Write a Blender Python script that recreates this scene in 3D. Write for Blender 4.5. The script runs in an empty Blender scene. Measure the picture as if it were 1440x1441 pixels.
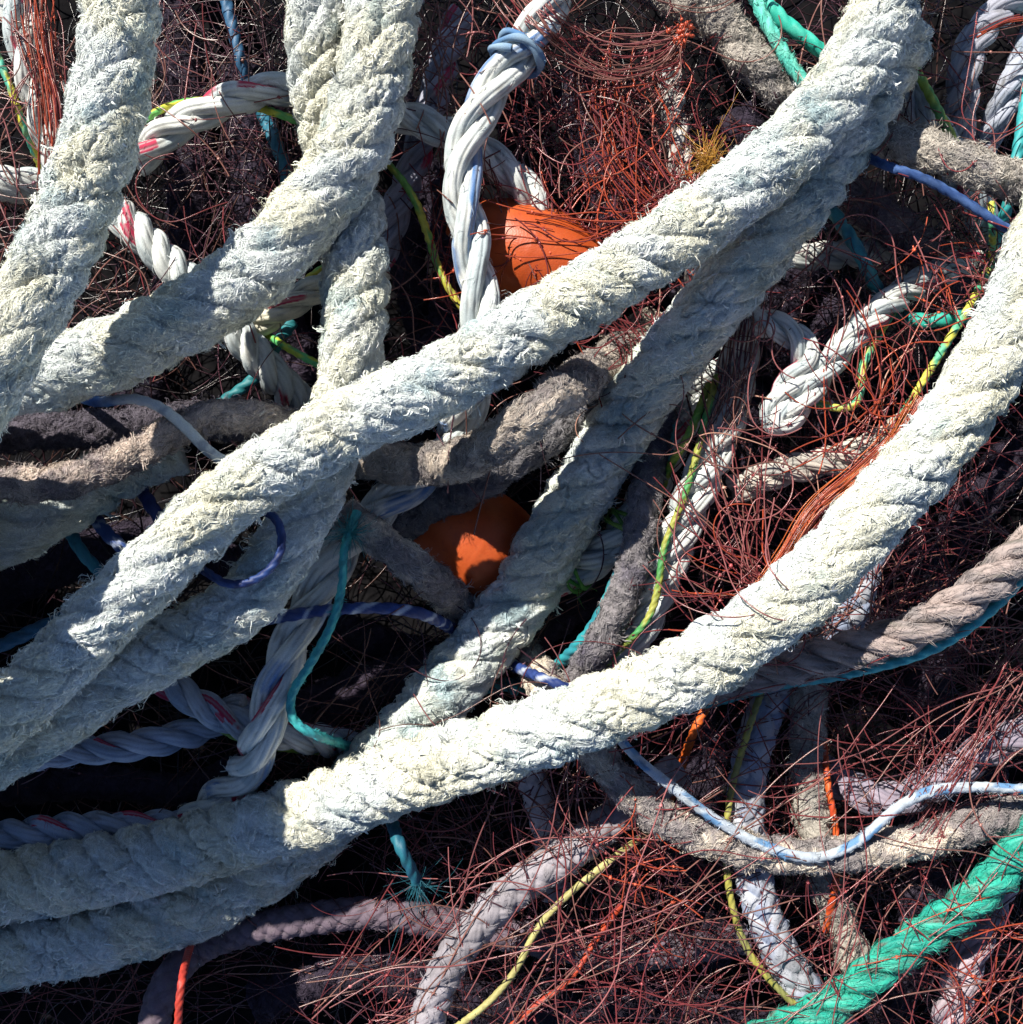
import bpy, math, random, time
import numpy as np
from mathutils import Vector
T0 = time.time()
SC = bpy.context.scene
COL = SC.collection
S = 0.0007          # metres per reference unit (the frame is 1440 units, about one metre, wide)
HC = 1600.0         # camera height in units
PI = math.pi
rng = np.random.default_rng(11)

# ------------------------------------------------------------------ noise
def _hash(ix, iy, seed):
    h = (ix.astype(np.int64) * 374761393 + iy.astype(np.int64) * 668265263 + seed * 2147483647) & 0xFFFFFFFF
    h = ((h ^ (h >> 13)) * 1274126177) & 0xFFFFFFFF
    h = ((h ^ (h >> 16)) * 2246822519) & 0xFFFFFFFF
    return ((h ^ (h >> 15)) & 0xFFFFFF).astype(np.float32) / 16777216.0

def vnoise(u, v, pv, seed):
    """smooth value noise, -1..1, periodic in v with integer period pv (0: not periodic)"""
    iu = np.floor(u); iv = np.floor(v)
    fu = (u - iu).astype(np.float32); fv = (v - iv).astype(np.float32)
    fu = fu * fu * fu * (fu * (fu * 6 - 15) + 10); fv = fv * fv * fv * (fv * (fv * 6 - 15) + 10)
    iu = iu.astype(np.int64); iv = iv.astype(np.int64)
    a, b = (iv % pv, (iv + 1) % pv) if pv else (iv, iv + 1)
    n00 = _hash(iu, a, seed); n10 = _hash(iu + 1, a, seed)
    n01 = _hash(iu, b, seed); n11 = _hash(iu + 1, b, seed)
    return ((n00 * (1 - fu) + n10 * fu) * (1 - fv) + (n01 * (1 - fu) + n11 * fu) * fv) * 2 - 1

def surf_noise(s, th, R, size, seed, shear=0.0, stretch=1.0, octaves=1, gain=0.5):
    """noise on a rope's skin; size in units, shear turns rings by whole cells per length, stretch lengthens along the axis"""
    out = 0; amp = 1; tot = 0
    for k in range(octaves):
        pv = max(3, int(round(2 * PI * R / size)))
        v = th / (2 * PI) * pv + shear * s / size
        out = out + amp * vnoise(s / (size * stretch) + 17.3 * k, v, pv, seed + 101 * k)
        tot += amp; amp *= gain; size *= 0.5
    return out / tot

def sstep(a, b, x):
    t = np.clip((x - a) / (b - a), 0, 1)
    return t * t * (3 - 2 * t)

def mixc(c0, c1, f):
    return c0 + (np.asarray(c1, np.float32) - c0) * f[..., None]

# ------------------------------------------------------------------ mesh building
class Geo:
    def __init__(self):
        self.v = []; self.c = []; self.q = []; self.t = []; self.n = 0
    def add(self, v, c, quads=None, tris=None):
        v = np.asarray(v, np.float32).reshape(-1, 3)
        c = np.asarray(c, np.float32)
        c = np.broadcast_to(c, v.shape) if c.ndim == 1 else c.reshape(-1, 3)
        self.v.append(v); self.c.append(c)
        if quads is not None and len(quads): self.q.append(np.asarray(quads, np.int64).reshape(-1, 4) + self.n)
        if tris is not None and len(tris): self.t.append(np.asarray(tris, np.int64).reshape(-1, 3) + self.n)
        self.n += len(v)
    def build(self, name, mat, parent=None, kind=None):
        v = np.concatenate(self.v) * S; c = np.concatenate(self.c)
        if parent is not None: v = v - np.array(parent.location, np.float32)
        q = np.concatenate(self.q) if self.q else np.zeros((0, 4), np.int64)
        t = np.concatenate(self.t) if self.t else np.zeros((0, 3), np.int64)
        me = bpy.data.meshes.new(name)
        me.vertices.add(len(v)); me.vertices.foreach_set('co', v.astype(np.float32).ravel())
        me.loops.add(q.size + t.size)
        me.loops.foreach_set('vertex_index', np.concatenate([q.ravel(), t.ravel()]).astype(np.int32))
        me.polygons.add(len(q) + len(t))
        st = np.concatenate([np.arange(len(q)) * 4, q.size + np.arange(len(t)) * 3]).astype(np.int32)
        me.polygons.foreach_set('loop_start', st)
        me.update(calc_edges=True)
        me.shade_smooth()
        a = me.attributes.new('pigment', 'FLOAT_COLOR', 'POINT')
        cc = np.ones((len(v), 4), np.float32); cc[:, :3] = np.clip(c, 0.002, 0.9)
        a.data.foreach_set('color', cc.ravel())
        me.materials.append(mat)
        o = bpy.data.objects.new(name, me); COL.objects.link(o)
        if parent is not None: o.parent = parent
        if kind: o['kind'] = kind
        return o

def grid_quads(n, m):
    i = np.arange(n - 1)[:, None] * m; j = np.arange(m)[None, :]; k = (j + 1) % m
    return np.stack(np.broadcast_arrays(i + j, i + m + j, i + m + k, i + k), -1).reshape(-1, 4)

def add_grid(g, P, C):
    n, m = P.shape[:2]
    base = P.reshape(-1, 3)
    v = np.concatenate([base, P[0].mean(0)[None], P[-1].mean(0)[None]])
    c = np.concatenate([C.reshape(-1, 3), C[0].mean(0)[None], C[-1].mean(0)[None]])
    j = np.arange(m); k = (j + 1) % m
    t = np.concatenate([np.stack([np.full(m, n * m), j, k], -1), np.stack([np.full(m, n * m + 1), (n - 1) * m + k, (n - 1) * m + j], -1)])
    g.add(v, c, grid_quads(n, m), t)

# ------------------------------------------------------------------ paths
def catmull(pts, step):
    p = np.asarray(pts, np.float64)
    p = np.concatenate([[2 * p[0] - p[1]], p, [2 * p[-1] - p[-2]]])
    out = []
    for i in range(1, len(p) - 2):
        p0, p1, p2, p3 = p[i - 1:i + 3]
        d = [max(1e-3, np.linalg.norm((b - a)[:2])) ** 0.5 for a, b in ((p0, p1), (p1, p2), (p2, p3))]
        t0 = 0; t1 = d[0]; t2 = t1 + d[1]; t3 = t2 + d[2]
        t = np.linspace(t1, t2, 40, endpoint=False)[:, None]
        A1 = (t1 - t) / (t1 - t0) * p0 + (t - t0) / (t1 - t0) * p1
        A2 = (t2 - t) / (t2 - t1) * p1 + (t - t1) / (t2 - t1) * p2
        A3 = (t3 - t) / (t3 - t2) * p2 + (t - t2) / (t3 - t2) * p3
        B1 = (t2 - t) / (t2 - t0) * A1 + (t - t0) / (t2 - t0) * A2
        B2 = (t3 - t) / (t3 - t1) * A2 + (t - t1) / (t3 - t1) * A3
        out.append((t2 - t) / (t2 - t1) * B1 + (t - t1) / (t2 - t1) * B2)
    out.append(p[-2][None])
    return resample(np.concatenate(out), step)

def resample(q, step, dims=2):
    L = np.concatenate([[0], np.cumsum(np.linalg.norm(np.diff(q[:, :dims], axis=0), axis=1))])
    n = max(4, int(L[-1] / step) + 1)
    s = np.linspace(0, L[-1], n)
    return np.stack([np.interp(s, L, q[:, k]) for k in range(q.shape[1])], -1)

def gsmooth(a, sig):
    if sig < 0.5 or len(a) < 4: return a
    k = int(3 * sig) + 1
    w = np.exp(-0.5 * (np.arange(-k, k + 1) / sig) ** 2); w /= w.sum()
    pad = np.concatenate([np.repeat(a[:1], k, 0), a, np.repeat(a[-1:], k, 0)])
    if a.ndim == 1: return np.convolve(pad, w, 'valid')
    return np.stack([np.convolve(pad[:, i], w, 'valid') for i in range(a.shape[1])], -1)

def lens(p):
    """picture x, y at height z -> units in space under the camera"""
    p = np.asarray(p, np.float64); f = 1 - p[..., 2] / HC
    return np.stack([(p[..., 0] - 720) * f, -(p[..., 1] - 720) * f, p[..., 2]], -1)

def frames(P):
    T = np.gradient(P, axis=0); T /= np.linalg.norm(T, axis=1)[:, None]
    N = np.zeros_like(T)
    up = np.array([0, 0, 1.0]); n = up - T[0] * T[0].dot(up); n /= np.linalg.norm(n)
    N[0] = n
    for i in range(1, len(T)):
        n = N[i - 1] - T[i] * T[i].dot(N[i - 1]); N[i] = n / np.linalg.norm(n)
    return T, N, np.cross(T, N)

def arclen(P):
    return np.concatenate([[0], np.cumsum(np.linalg.norm(np.diff(P, axis=0), axis=1))])

# ------------------------------------------------------------------ the heap: which rope hangs under which
HEAP = []            # dicts: p (n,3) x,y,z ; r ; name
GROUND = -600.0
def settle(path, r, zdes, sig, lo=None):
    """lower a path until it clears everything laid before it"""
    n = len(path); lim = np.full(n, 1e9)
    rf = r * (1 + 60 / HC)
    for h in HEAP:
        q = h['p']; R = rf + h['r'] * (1 + 60 / HC)
        lo_, hi_ = path[:, :2].min(0) - R, path[:, :2].max(0) + R
        k = ((q[:, :2] > lo_) & (q[:, :2] < hi_)).all(1)
        if not k.any(): continue
        q = q[k]
        d2 = ((path[:, None, :2] - q[None, :, :2]) ** 2).sum(-1)
        w = np.sqrt(np.maximum(R * R - d2, 0)) * 0.94
        z = np.where(d2 < R * R, q[None, :, 2] - w, 1e9)
        lim = np.minimum(lim, z.min(1))
    z = np.minimum(gsmooth(zdes, sig), lim)
    for _ in range(10):
        z = np.minimum(gsmooth(z, sig * .3), lim)
    z = gsmooth(np.minimum(z, lim), 2.0)
    return np.maximum(z, GROUND + r * 1.02)

def lay(pts, r, z, step=6.0, ext=240, droop=(90, 90), sig=None):
    """pts: (x, y) or (x, y, dz); returns the dense settled path and files it in the heap"""
    p = [(a[0], a[1], a[2] if len(a) > 2 else 0.0) for a in pts]
    p = np.asarray(p, np.float64)
    def far(a, b, dr):
        d = (a - b)[:2]; d = d / np.linalg.norm(d)
        out = a[0] < 5 or a[0] > 1435 or a[1] < 5 or a[1] > 1435
        e = ext if out else 26
        return np.array([a[0] + d[0] * e * .5, a[1] + d[1] * e * .5, a[2] - dr * (0.35 if out else .25)]), np.array([a[0] + d[0] * e, a[1] + d[1] * e, a[2] - dr * (1 if out else .5)])
    a1, a2 = far(p[0], p[1], droop[0]); b1, b2 = far(p[-1], p[-2], droop[1])
    p = np.concatenate([[a2, a1], p, [b1, b2]])
    q = catmull(p, step)
    q[:, :2] = gsmooth(q[:, :2], 2.0)
    q[:, 2] = settle(q, r, q[:, 2] + z, (sig or max(4.0, r * 0.35)))
    HEAP.append(dict(p=q, r=r))
    return q

# ------------------------------------------------------------------ fibres
def bil(A, fi, fj):
    n, m = A.shape[:2]
    fi = np.clip(fi, 0, n - 1.001); i = fi.astype(int); a = (fi - i)[..., None]
    fj = fj % m; j = fj.astype(int) % m; b = (fj - np.floor(fj))[..., None]; k = (j + 1) % m
    return (A[i, j] * (1 - a) + A[i + 1, j] * a) * (1 - b) + (A[i, k] * (1 - a) + A[i + 1, k] * a) * b

def in_view(P, mar=25):
    f = 1 - P[..., 2] / HC
    x = P[..., 0] / f + 720; y = 720 - P[..., 1] / f
    return (x > -mar) & (x < 1440 + mar) & (y > -mar) & (y < 1440 + mar)

def grid_normals(P):
    du = np.gradient(P, axis=0)
    dv = np.roll(P, -1, 1) - np.roll(P, 1, 1)
    n = np.cross(dv, du); n /= np.linalg.norm(n, axis=-1)[..., None] + 1e-9
    c = P.mean(1, keepdims=True)
    sgn = np.sign(((P - c) * n).sum(-1).mean())
    return n * sgn

def fibres(g, P, C, ds, R, tufts, per, length, width, lift, curl, ang, spread, seed, K=4, zmin=-0.35, colj=0.14, pale=0.0, bend=.9, jit=.22):
    r = np.random.default_rng(seed)
    n, m = P.shape[:2]; N = grid_normals(P)
    i0 = r.uniform(2, n - 3, tufts * 3); j0 = r.uniform(0, m, tufts * 3)
    ok = (N[i0.astype(int), j0.astype(int) % m, 2] > zmin) & in_view(P[i0.astype(int), j0.astype(int) % m])
    i0 = i0[ok][:tufts]; j0 = j0[ok][:tufts]; M = len(i0)
    if not M: return
    A = ang(i0 * ds, j0 / m * 2 * PI, r) + r.normal(0, spread, M)
    F = M * per
    rep = lambda a: np.repeat(a, per)
    L = rep(length * np.exp(r.normal(0, .35, M))) * r.uniform(.6, 1.25, F)
    A = rep(A) + r.normal(0, jit, F)
    lf = rep(lift * r.exponential(1.0, M)) * r.uniform(.5, 1.3, F)
    fi0 = rep(i0) + r.normal(0, 1.6, F) / ds * 1.2; fj0 = rep(j0) + r.normal(0, 1.6, F) / (2 * PI * R / m) * 1.2
    t = np.linspace(0, 1, K + 1)[None, :]
    bend = rep(r.normal(0, bend, M))[:, None] + r.normal(0, bend * .5, F)[:, None]
    aa = A[:, None] + bend * t
    di = np.cumsum(np.cos(aa) / K, 1) - np.cos(aa[:, :1]) / K
    dj = np.cumsum(np.sin(aa) / K, 1) - np.sin(aa[:, :1]) / K
    fi = fi0[:, None] + L[:, None] * di / ds
    fj = fj0[:, None] + L[:, None] * dj / (2 * PI * R / m)
    B = bil(P, fi, fj); NN = N[np.clip(fi.astype(int), 0, n - 1), fj.astype(int) % m]
    N0 = N[np.clip(fi0.astype(int), 0, n - 1), fj0.astype(int) % m][:, None, :]
    NN = NN * .5 + N0 * .5
    up = lf[:, None] * np.sin(t * r.uniform(1.2, 2.7, F)[:, None]) + 0.35 - 0.6 * (t == 0)
    X = B + NN * up[..., None]
    ph = r.uniform(0, 6.28, F)[:, None]; fr = r.uniform(.5, 1.4, F)[:, None]
    T = np.gradient(X, axis=1); T /= np.linalg.norm(T, axis=-1)[..., None] + 1e-9
    side = np.cross(T, NN); side /= np.linalg.norm(side, axis=-1)[..., None] + 1e-9
    X = X + side * (curl * (np.sin(ph + fr * 6.28 * t) - np.sin(ph)))[..., None] * t[..., None]
    roll = r.normal(0, .6, F)[:, None, None]
    W = side * np.cos(roll) + NN * np.sin(roll)
    w = (width * r.uniform(.6, 1.3, F)[:, None] * (1 - .75 * t))[..., None] * .5
    V = np.stack([X - W * w, X + W * w], 2)                       # F,K+1,2,3
    c = bil(C, fi0, fj0) * (1 + r.normal(0, colj, F))[:, None]
    if pale: c = c + (np.array([.75, .74, .68]) - c) * (r.uniform(0, 1, F) ** 2 * pale)[:, None]
    Cc = np.broadcast_to(c[:, None, None, :], V.shape)
    b = (np.arange(F) * (K + 1) * 2)[:, None] + np.arange(K)[None, :] * 2
    q = np.stack([b, b + 1, b + 3, b + 2], -1)
    g.add(V, Cc, q)

# ------------------------------------------------------------------ rope skins
def fine(q, ds):
    """settled picture path -> finely sampled space path (units), local lens factor"""
    P = lens(q); P = resample(P, ds, 3)
    P = gsmooth(P, 3.0 / max(ds, .5)); 
    return P

def braid_height(s, th, P, k):
    a = s / P + k * th / (2 * PI); b = s / P - k * th / (2 * PI)
    fa = (a - np.floor(a)) - .5; fb = (b - np.floor(b)) - .5
    pa = np.sqrt(np.maximum(0, 1 - (1.96 * fa) ** 2)); pb = np.sqrt(np.maximum(0, 1 - (1.96 * fb) ** 2))
    ha = .75 * pa + .42 * np.cos(PI * (b - .5 + np.floor(a)))
    hb = .75 * pb - .42 * np.cos(PI * (a - .5 + np.floor(b)))
    return np.maximum(ha, hb), ha > hb

def skin(P, R, m, disp, T=None, N=None, B=None):
    th = np.arange(m) / m * 2 * PI
    if T is None: T, N, B = frames(P)
    d = N[:, None, :] * np.cos(th)[None, :, None] + B[:, None, :] * np.sin(th)[None, :, None]
    return P[:, None, :] + d * disp[..., None]

def tag(o, label, cat, group=None):
    o['label'] = label; o['category'] = cat
    if group: o['group'] = group
    return o

def empty_at(name, P=None):
    o = bpy.data.objects.new(name, None); COL.objects.link(o)
    o.empty_display_size = 0.02
    return o
# ------------------------------------------------------------------ materials
def fibre_mat(name, rough=.95, bump=.35, bscale=900, spec=.15, sheen=0.0, vary=.18, transl=0.0):
    m = bpy.data.materials.new(name); m.use_nodes = True
    nt = m.node_tree; b = nt.nodes['Principled BSDF']
    at = nt.nodes.new('ShaderNodeAttribute'); at.attribute_name = 'pigment'
    tc = nt.nodes.new('ShaderNodeTexCoord')
    no = nt.nodes.new('ShaderNodeTexNoise'); no.inputs['Scale'].default_value = bscale; no.inputs['Detail'].default_value = 4; no.inputs['Roughness'].default_value = .65
    nt.links.new(tc.outputs['Object'], no.inputs['Vector'])
    mr = nt.nodes.new('ShaderNodeMapRange'); mr.inputs['From Min'].default_value = .3; mr.inputs['From Max'].default_value = .7
    mr.inputs['To Min'].default_value = 1 - vary; mr.inputs['To Max'].default_value = 1 + vary
    nt.links.new(no.outputs['Fac'], mr.inputs['Value'])
    mx = nt.nodes.new('ShaderNodeVectorMath'); mx.operation = 'MULTIPLY'
    nt.links.new(at.outputs['Color'], mx.inputs[0]); nt.links.new(mr.outputs['Result'], mx.inputs[1])
    nt.links.new(mx.outputs['Vector'], b.inputs['Base Color'])
    bp = nt.nodes.new('ShaderNodeBump'); bp.inputs['Strength'].default_value = bump; bp.inputs['Distance'].default_value = .0012
    nt.links.new(no.outputs['Fac'], bp.inputs['Height']); nt.links.new(bp.outputs['Normal'], b.inputs['Normal'])
    b.inputs['Roughness'].default_value = rough; b.inputs['Specular IOR Level'].default_value = spec
    if sheen: b.inputs['Sheen Weight'].default_value = sheen
    return m
M_ROPE = fibre_mat('frayed_fibre', .95, .6, 700, .1)
M_LAID = fibre_mat('laid_fibre', .75, .35, 900, .25)
M_POLY = fibre_mat('polypropylene_fibre', .5, .3, 900, .4)
M_LINE = fibre_mat('nylon_line', .24, .1, 900, .5, vary=.25)
M_FLOAT = fibre_mat('float_plastic', .42, .12, 160, .45, vary=.10)

# ------------------------------------------------------------------ rope builders
CREAM = np.array([.83, .81, .675], np.float32); ICE = np.array([.76, .80, .78], np.float32)
TEAL = np.array([.27, .42, .47], np.float32); OLIVE = np.array([.36, .34, .22], np.float32)

def lay_height(s, th, P, k):
    a = s / P + k * th / (2 * PI); b = s / P - k * th / (2 * PI)
    fa = np.abs(a - np.floor(a) - .5) * 2; fb = np.abs(b - np.floor(b) - .5) * 2
    hb = 1 - fb ** 3.2; ha = 1 - fa ** 3.2
    over = .5 + .5 * np.cos(PI * (a + np.floor(b)))
    h = hb * (.78 + .22 * over) * (.86 + .14 * ha)
    return h, (over < .3) & (ha > hb)

def hawser(name, q, R, seed, label, group, cat='rope', stain=.5, tone=1.0, dens=1.0):
    ds = 1.7
    P = fine(q, ds); n = len(P); m = int(2 * PI * R / 1.9)
    Tn = frames(P); s = arclen(P)[:, None]
    th = np.arange(m)[None, :] / m * 2 * PI
    thw = th + 1.1 * vnoise(s / 230, np.zeros_like(s), 0, seed + 5)
    per = 66 * R / 50
    h, fam = lay_height(s + 17 * vnoise(s / 75, s * 0, 0, seed + 6), thw, per, 4)
    S2 = np.broadcast_to(s, (n, m)); T2 = np.broadcast_to(th, (n, m)) + 0 * S2
    sn = lambda size, sd, **k: surf_noise(S2, T2, R, size, seed + sd, **k)
    chafe = sstep(-.45, .35, sn(110, 1, octaves=2))
    d = .955 + .27 * (h - .72) * (1 - .25 * chafe)
    d = d + .07 * sn(54, 2, octaves=2) + .036 * sn(19, 3, octaves=2, gain=.5, shear=-.6, stretch=1.5)
    fl = np.where(fam, sn(5.5, 4, shear=.5, stretch=4), sn(5.5, 5, shear=-.5, stretch=4))
    d = d + .045 * fl
    ck = np.abs(sn(26, 6, octaves=2, stretch=1.5)); d = d - .14 * np.exp(-(ck / .10) ** 2) * sstep(-.2, .4, sn(60, 7))
    f = (1 - P[:, 2] / HC)[:, None]
    G = skin(P, R, m, R * d * f, *Tn)
    c = mixc(np.broadcast_to(CREAM, (n, m, 3)), ICE, sstep(-.4, .4, sn(70, 8, octaves=2)))
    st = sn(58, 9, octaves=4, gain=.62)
    c = mixc(c, TEAL, sstep(.32 - .5 * stain, .85 - .4 * stain, st) * .66)  # teal stains; on shaded hawsers the extra teal paints in blue skylit shade
    ol = sn(44, 10, octaves=4, gain=.65, stretch=1.6)
    c = mixc(c, OLIVE, sstep(.2, .65, ol) * .36)
    c = mixc(c, np.array([.16, .19, .19]), sstep(.38, .75, sn(9, 12, octaves=3, stretch=2.2)) * .55)
    c = c * (1 + .10 * sn(12, 13, octaves=2))[..., None] * tone
    o = empty_at(name, P); o.location = tuple(np.array(P[n // 2]) * S)
    g = Geo(); add_grid(g, G, c); g.build('plaited_body', M_ROPE, o)
    k = int(n * ds * R / 50 * 4.2 * dens)
    def ang(ss, tt, r):
        return np.where(r.random(len(ss)) < .25, -.75, .80) + np.where(r.random(len(ss)) < .2, PI, 0)
    g = Geo()
    fibres(g, G, c, ds, R, int(k * 1.25), 9, 14, 1.05, .8, .8, ang, .33, seed + 50, K=4, bend=.8, jit=.13, colj=.12)
    fibres(g, G, c, ds, R, int(k * .32), 2, 10, 3.2, 1.3, 1.0, ang, .4, seed + 54, K=3)
    fibres(g, G, c, ds, R, k // 5, 5, 10, 1.1, 1.9, 1.8, ang, .8, seed + 51, K=4)
    fibres(g, G, c, ds, R, k // 34, 7, 11, 2.2, 4.0, 2.2, ang, 1.2, seed + 52, K=5)
    fibres(g, G, c, ds, R, k // 70, 2, 16, 1.0, 6.0, 3.0, ang, 1.2, seed + 53, K=6)
    if g.n: g.build('frayed_fibres', M_ROPE, o, 'stuff')
    return tag(o, label, cat, group)

def chafed(name, q, R, seed, label, group, base=(.40, .34, .30), dark=(.10, .085, .09), cat='rope', rough=1.0, dens=1.0, patch=.1):
    ds = 1.6
    P = fine(q, ds); n = len(P); m = int(2 * PI * R / 1.7)
    Tn = frames(P); s = arclen(P)[:, None]
    th = np.arange(m)[None, :] / m * 2 * PI
    per = 74 * R / 28
    h, fam = braid_height(s, th + .8 * vnoise(s / 200, s * 0, 0, seed + 5), per, 2)
    S2 = np.broadcast_to(s, (n, m)); T2 = np.broadcast_to(th, (n, m)) + 0 * S2
    sn = lambda size, sd, **k: surf_noise(S2, T2, R, size, seed + sd, **k)
    d = .90 + .32 * (h - .6) + .08 * sn(34, 2, octaves=3) + .09 * rough * sn(11, 3, octaves=3, gain=.6)
    fl = np.where(fam, sn(4.5, 4, shear=.5, stretch=4), sn(4.5, 5, shear=-.5, stretch=4))
    d = d + .05 * fl
    f = (1 - P[:, 2] / HC)[:, None]
    G = skin(P, R, m, R * d * f, *Tn)
    c = np.broadcast_to(np.asarray(base, np.float32), (n, m, 3))
    c = mixc(c, dark, sstep(-.15 + patch, .45 + patch, sn(50, 8, octaves=4, gain=.6)) * .75)
    c = mixc(c, np.array([.06, .05, .055]), sstep(.2, .6, sn(8, 9, octaves=3, stretch=2)) * .4)
    c = c * (1 + .15 * sn(10, 13, octaves=2))[..., None]
    o = empty_at(name, P); o.location = tuple(np.array(P[n // 2]) * S)
    g = Geo(); add_grid(g, G, c); g.build('plaited_body', M_ROPE, o)
    k = int(n * ds * R / 28 * 3.2 * dens); pk = min(1, (sum(base) / 1.1) ** 1.5)
    def ang(ss, tt, r):
        hh, fm = braid_height(ss[:, None], tt[:, None], per, 2)
        return np.where(fm[:, 0], -.6, .6) + np.where(r.random(len(ss)) < .3, PI, 0)
    g = Geo()
    fibres(g, G, c, ds, R, k, 6, 9, 1.3, 1.4, 1.1, ang, .4, seed + 50, K=3, colj=.25, pale=.25 * pk)
    fibres(g, G, c, ds, R, k // 4, 5, 8, 1.4, 3.0, 2.0, ang, 1.0, seed + 51, K=4, colj=.25, pale=.35 * pk)
    if g.n: g.build('frayed_fibres', M_ROPE, o, 'stuff')
    return tag(o, label, cat, group)

WHITE = (.66, .67, .64); RED = (.42, .025, .07); BLUE = (.03, .12, .34)
def laid(name, q, R, seed, label, group, base=WHITE, pitch=None, tracer=RED, cat='rope', mat=None, fuzz=.5, yarns=8, mark=130, blue=None, loose=1.0, grime=.5, rough=0.0):
    ds = 1.8; pitch = pitch or R * 6.2
    P = fine(q, ds); n = len(P); s1 = arclen(P)
    T, N, B = frames(P); m = 64
    f = (1 - P[:, 2] / HC)
    r0 = np.random.default_rng(seed); ph0 = r0.uniform(0, 6.28)
    o = empty_at(name, P); o.location = tuple(np.array(P[n // 2]) * S)
    gf = Geo()
    for k in range(3):
        ph = ph0 + 2 * PI * s1 / pitch + 2 * PI * k / 3 + .12 * vnoise(s1 / 60, s1 * 0 + k, 0, seed)
        off = .53 * R * loose * f
        Q = P + off[:, None] * (np.cos(ph)[:, None] * N + np.sin(ph)[:, None] * B)
        TT, N2, B2 = frames(Q)
        s = arclen(Q)[:, None]; th = np.arange(m)[None, :] / m * 2 * PI
        S2 = np.broadcast_to(s, (n, m)); T2 = np.broadcast_to(th, (n, m)) + 0 * S2
        rs = .505 * R
        sn = lambda size, sd, **kk: surf_noise(S2, T2, rs, size, seed + 31 * k + sd, **kk)
        out = np.cos(ph)[:, None] * N + np.sin(ph)[:, None] * B
        po = np.unwrap(np.arctan2((out * B2).sum(1), (out * N2).sum(1)))[:, None]
        ta = 2 * PI * .5 * R * loose / pitch
        u = T2 - po + S2 * ta / rs          # yarns lie along the rope's axis where the strand faces out
        w = u * yarns / (2 * PI); w = np.abs(w - np.round(w))
        gr = np.exp(-(w / .17) ** 2)
        d = 1 - .10 * gr + .05 * sn(16, 2, octaves=2) + .02 * sn(4, 3, stretch=4) + rough * .09 * sn(7, 19, octaves=2, stretch=2)
        G = skin(Q, rs, m, rs * d * f[:, None], TT, N2, B2)
        c = np.broadcast_to(np.asarray(base, np.float32), (n, m, 3))
        c = mixc(c, np.asarray(base) * np.array([.52, .62, .70]), sstep(-.2, .5, sn(40, 8, octaves=3)) * .7)
        c = mixc(c, np.array([.13, .12, .10]), sstep(.25, .7, sn(10, 9, octaves=3, stretch=3)) * grime)
        c = mixc(c, np.array([.14, .13, .12]), gr * sstep(-.3, .5, sn(30, 16, octaves=2)) * .55)
        if k == 0 and tracer is not None:
            a = np.cos(u + ph0)
            yi = np.mod(np.round(u * yarns / (2 * PI)), yarns)
            c = mixc(c, np.array(tracer), ((yi == 0) | ((yi == 1) & (sn(30, 15) > -.1))) * sstep(-.75, -.45, np.cos(2 * PI * S2 / mark + ph0) + .3 * sn(7, 12)) * (1 - .5 * gr))
        if k == 1 and blue is not None:
            yi = np.mod(np.round(u * yarns / (2 * PI)), yarns)
            yv = _hash((yi * 7 + 3).astype(np.int64), (yi * 0).astype(np.int64), seed)
            c = mixc(c, np.array(blue), sstep(.0, .25, sn(60, 14, octaves=2) + .7 * (yv - .45)) * (.75 + .25 * sn(5, 15, stretch=5)) * (1 - .6 * gr))
        g = Geo(); add_grid(g, G, c); g.build('strand', mat or M_LAID, o)
        if fuzz:
            fibres(gf, G, c, ds, rs, int(n * ds * fuzz * R / 25 * .28), 3, 13, 1.1, 2.2, 1.5, lambda a_, b_, r_: r_.normal(0, .6, len(a_)), .5, seed + 60 + k, K=3, zmin=-.2)
    if gf.n: gf.build('frayed_fibres', mat or M_LAID, o, 'stuff')
    return tag(o, label, cat, group)

def braided(name, q, R, seed, label, group, base=(.60, .60, .60), per=None, cat='rope', k=4, alt=None, grime=.4):
    ds = 1.5; per = per or R * 1.35
    P = fine(q, ds); n = len(P); m = 96
    Tn = frames(P); s = arclen(P)[:, None]; th = np.arange(m)[None, :] / m * 2 * PI
    h, fam = braid_height(s, th + .5 * vnoise(s / 150, s * 0, 0, seed), per, k)
    S2 = np.broadcast_to(s, (n, m)); T2 = np.broadcast_to(th, (n, m)) + 0 * S2
    sn = lambda size, sd, **kk: surf_noise(S2, T2, R, size, seed + sd, **kk)
    cr = sstep(.66, .36, h)
    d = .90 + .24 * (np.minimum(h, 1.1) - .70) + .02 * sn(20, 2, octaves=2) + .03 * np.where(fam, sn(3.5, 4, shear=.6, stretch=4), sn(3.5, 5, shear=-.6, stretch=4))
    f = (1 - P[:, 2] / HC)[:, None]
    G = skin(P, R, m, R * d * f, *Tn)
    c = np.broadcast_to(np.asarray(base, np.float32), (n, m, 3))
    c = mixc(c, np.asarray(base) * .62, sstep(-.2, .5, sn(50, 8, octaves=3)) * .7)
    if alt is not None:
        c = mixc(c, np.array(alt), np.where(fam, .0, .75) * sstep(-.2, .2, sn(90, 10)))
    c = mixc(c, np.array([.11, .10, .10]), sstep(.2, .65, sn(9, 9, octaves=3, stretch=2)) * grime)
    c = mixc(c, np.array([.10, .09, .10]), cr * sstep(-.5, .3, sn(40, 17)) * .5)
    o = empty_at(name, P); o.location = tuple(np.array(P[n // 2]) * S)
    g = Geo(); add_grid(g, G, c); g.build('braided_cover', M_LAID, o)
    g = Geo()
    fibres(g, G, c, ds, R, int(n * ds * .35), 3, 10, 1.1, 2.0, 1.4, lambda a_, b_, r_: r_.normal(0, .8, len(a_)), .5, seed + 60, K=3)
    if g.n: g.build('frayed_fibres', M_LAID, o, 'stuff')
    return tag(o, label, cat, group)

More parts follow.
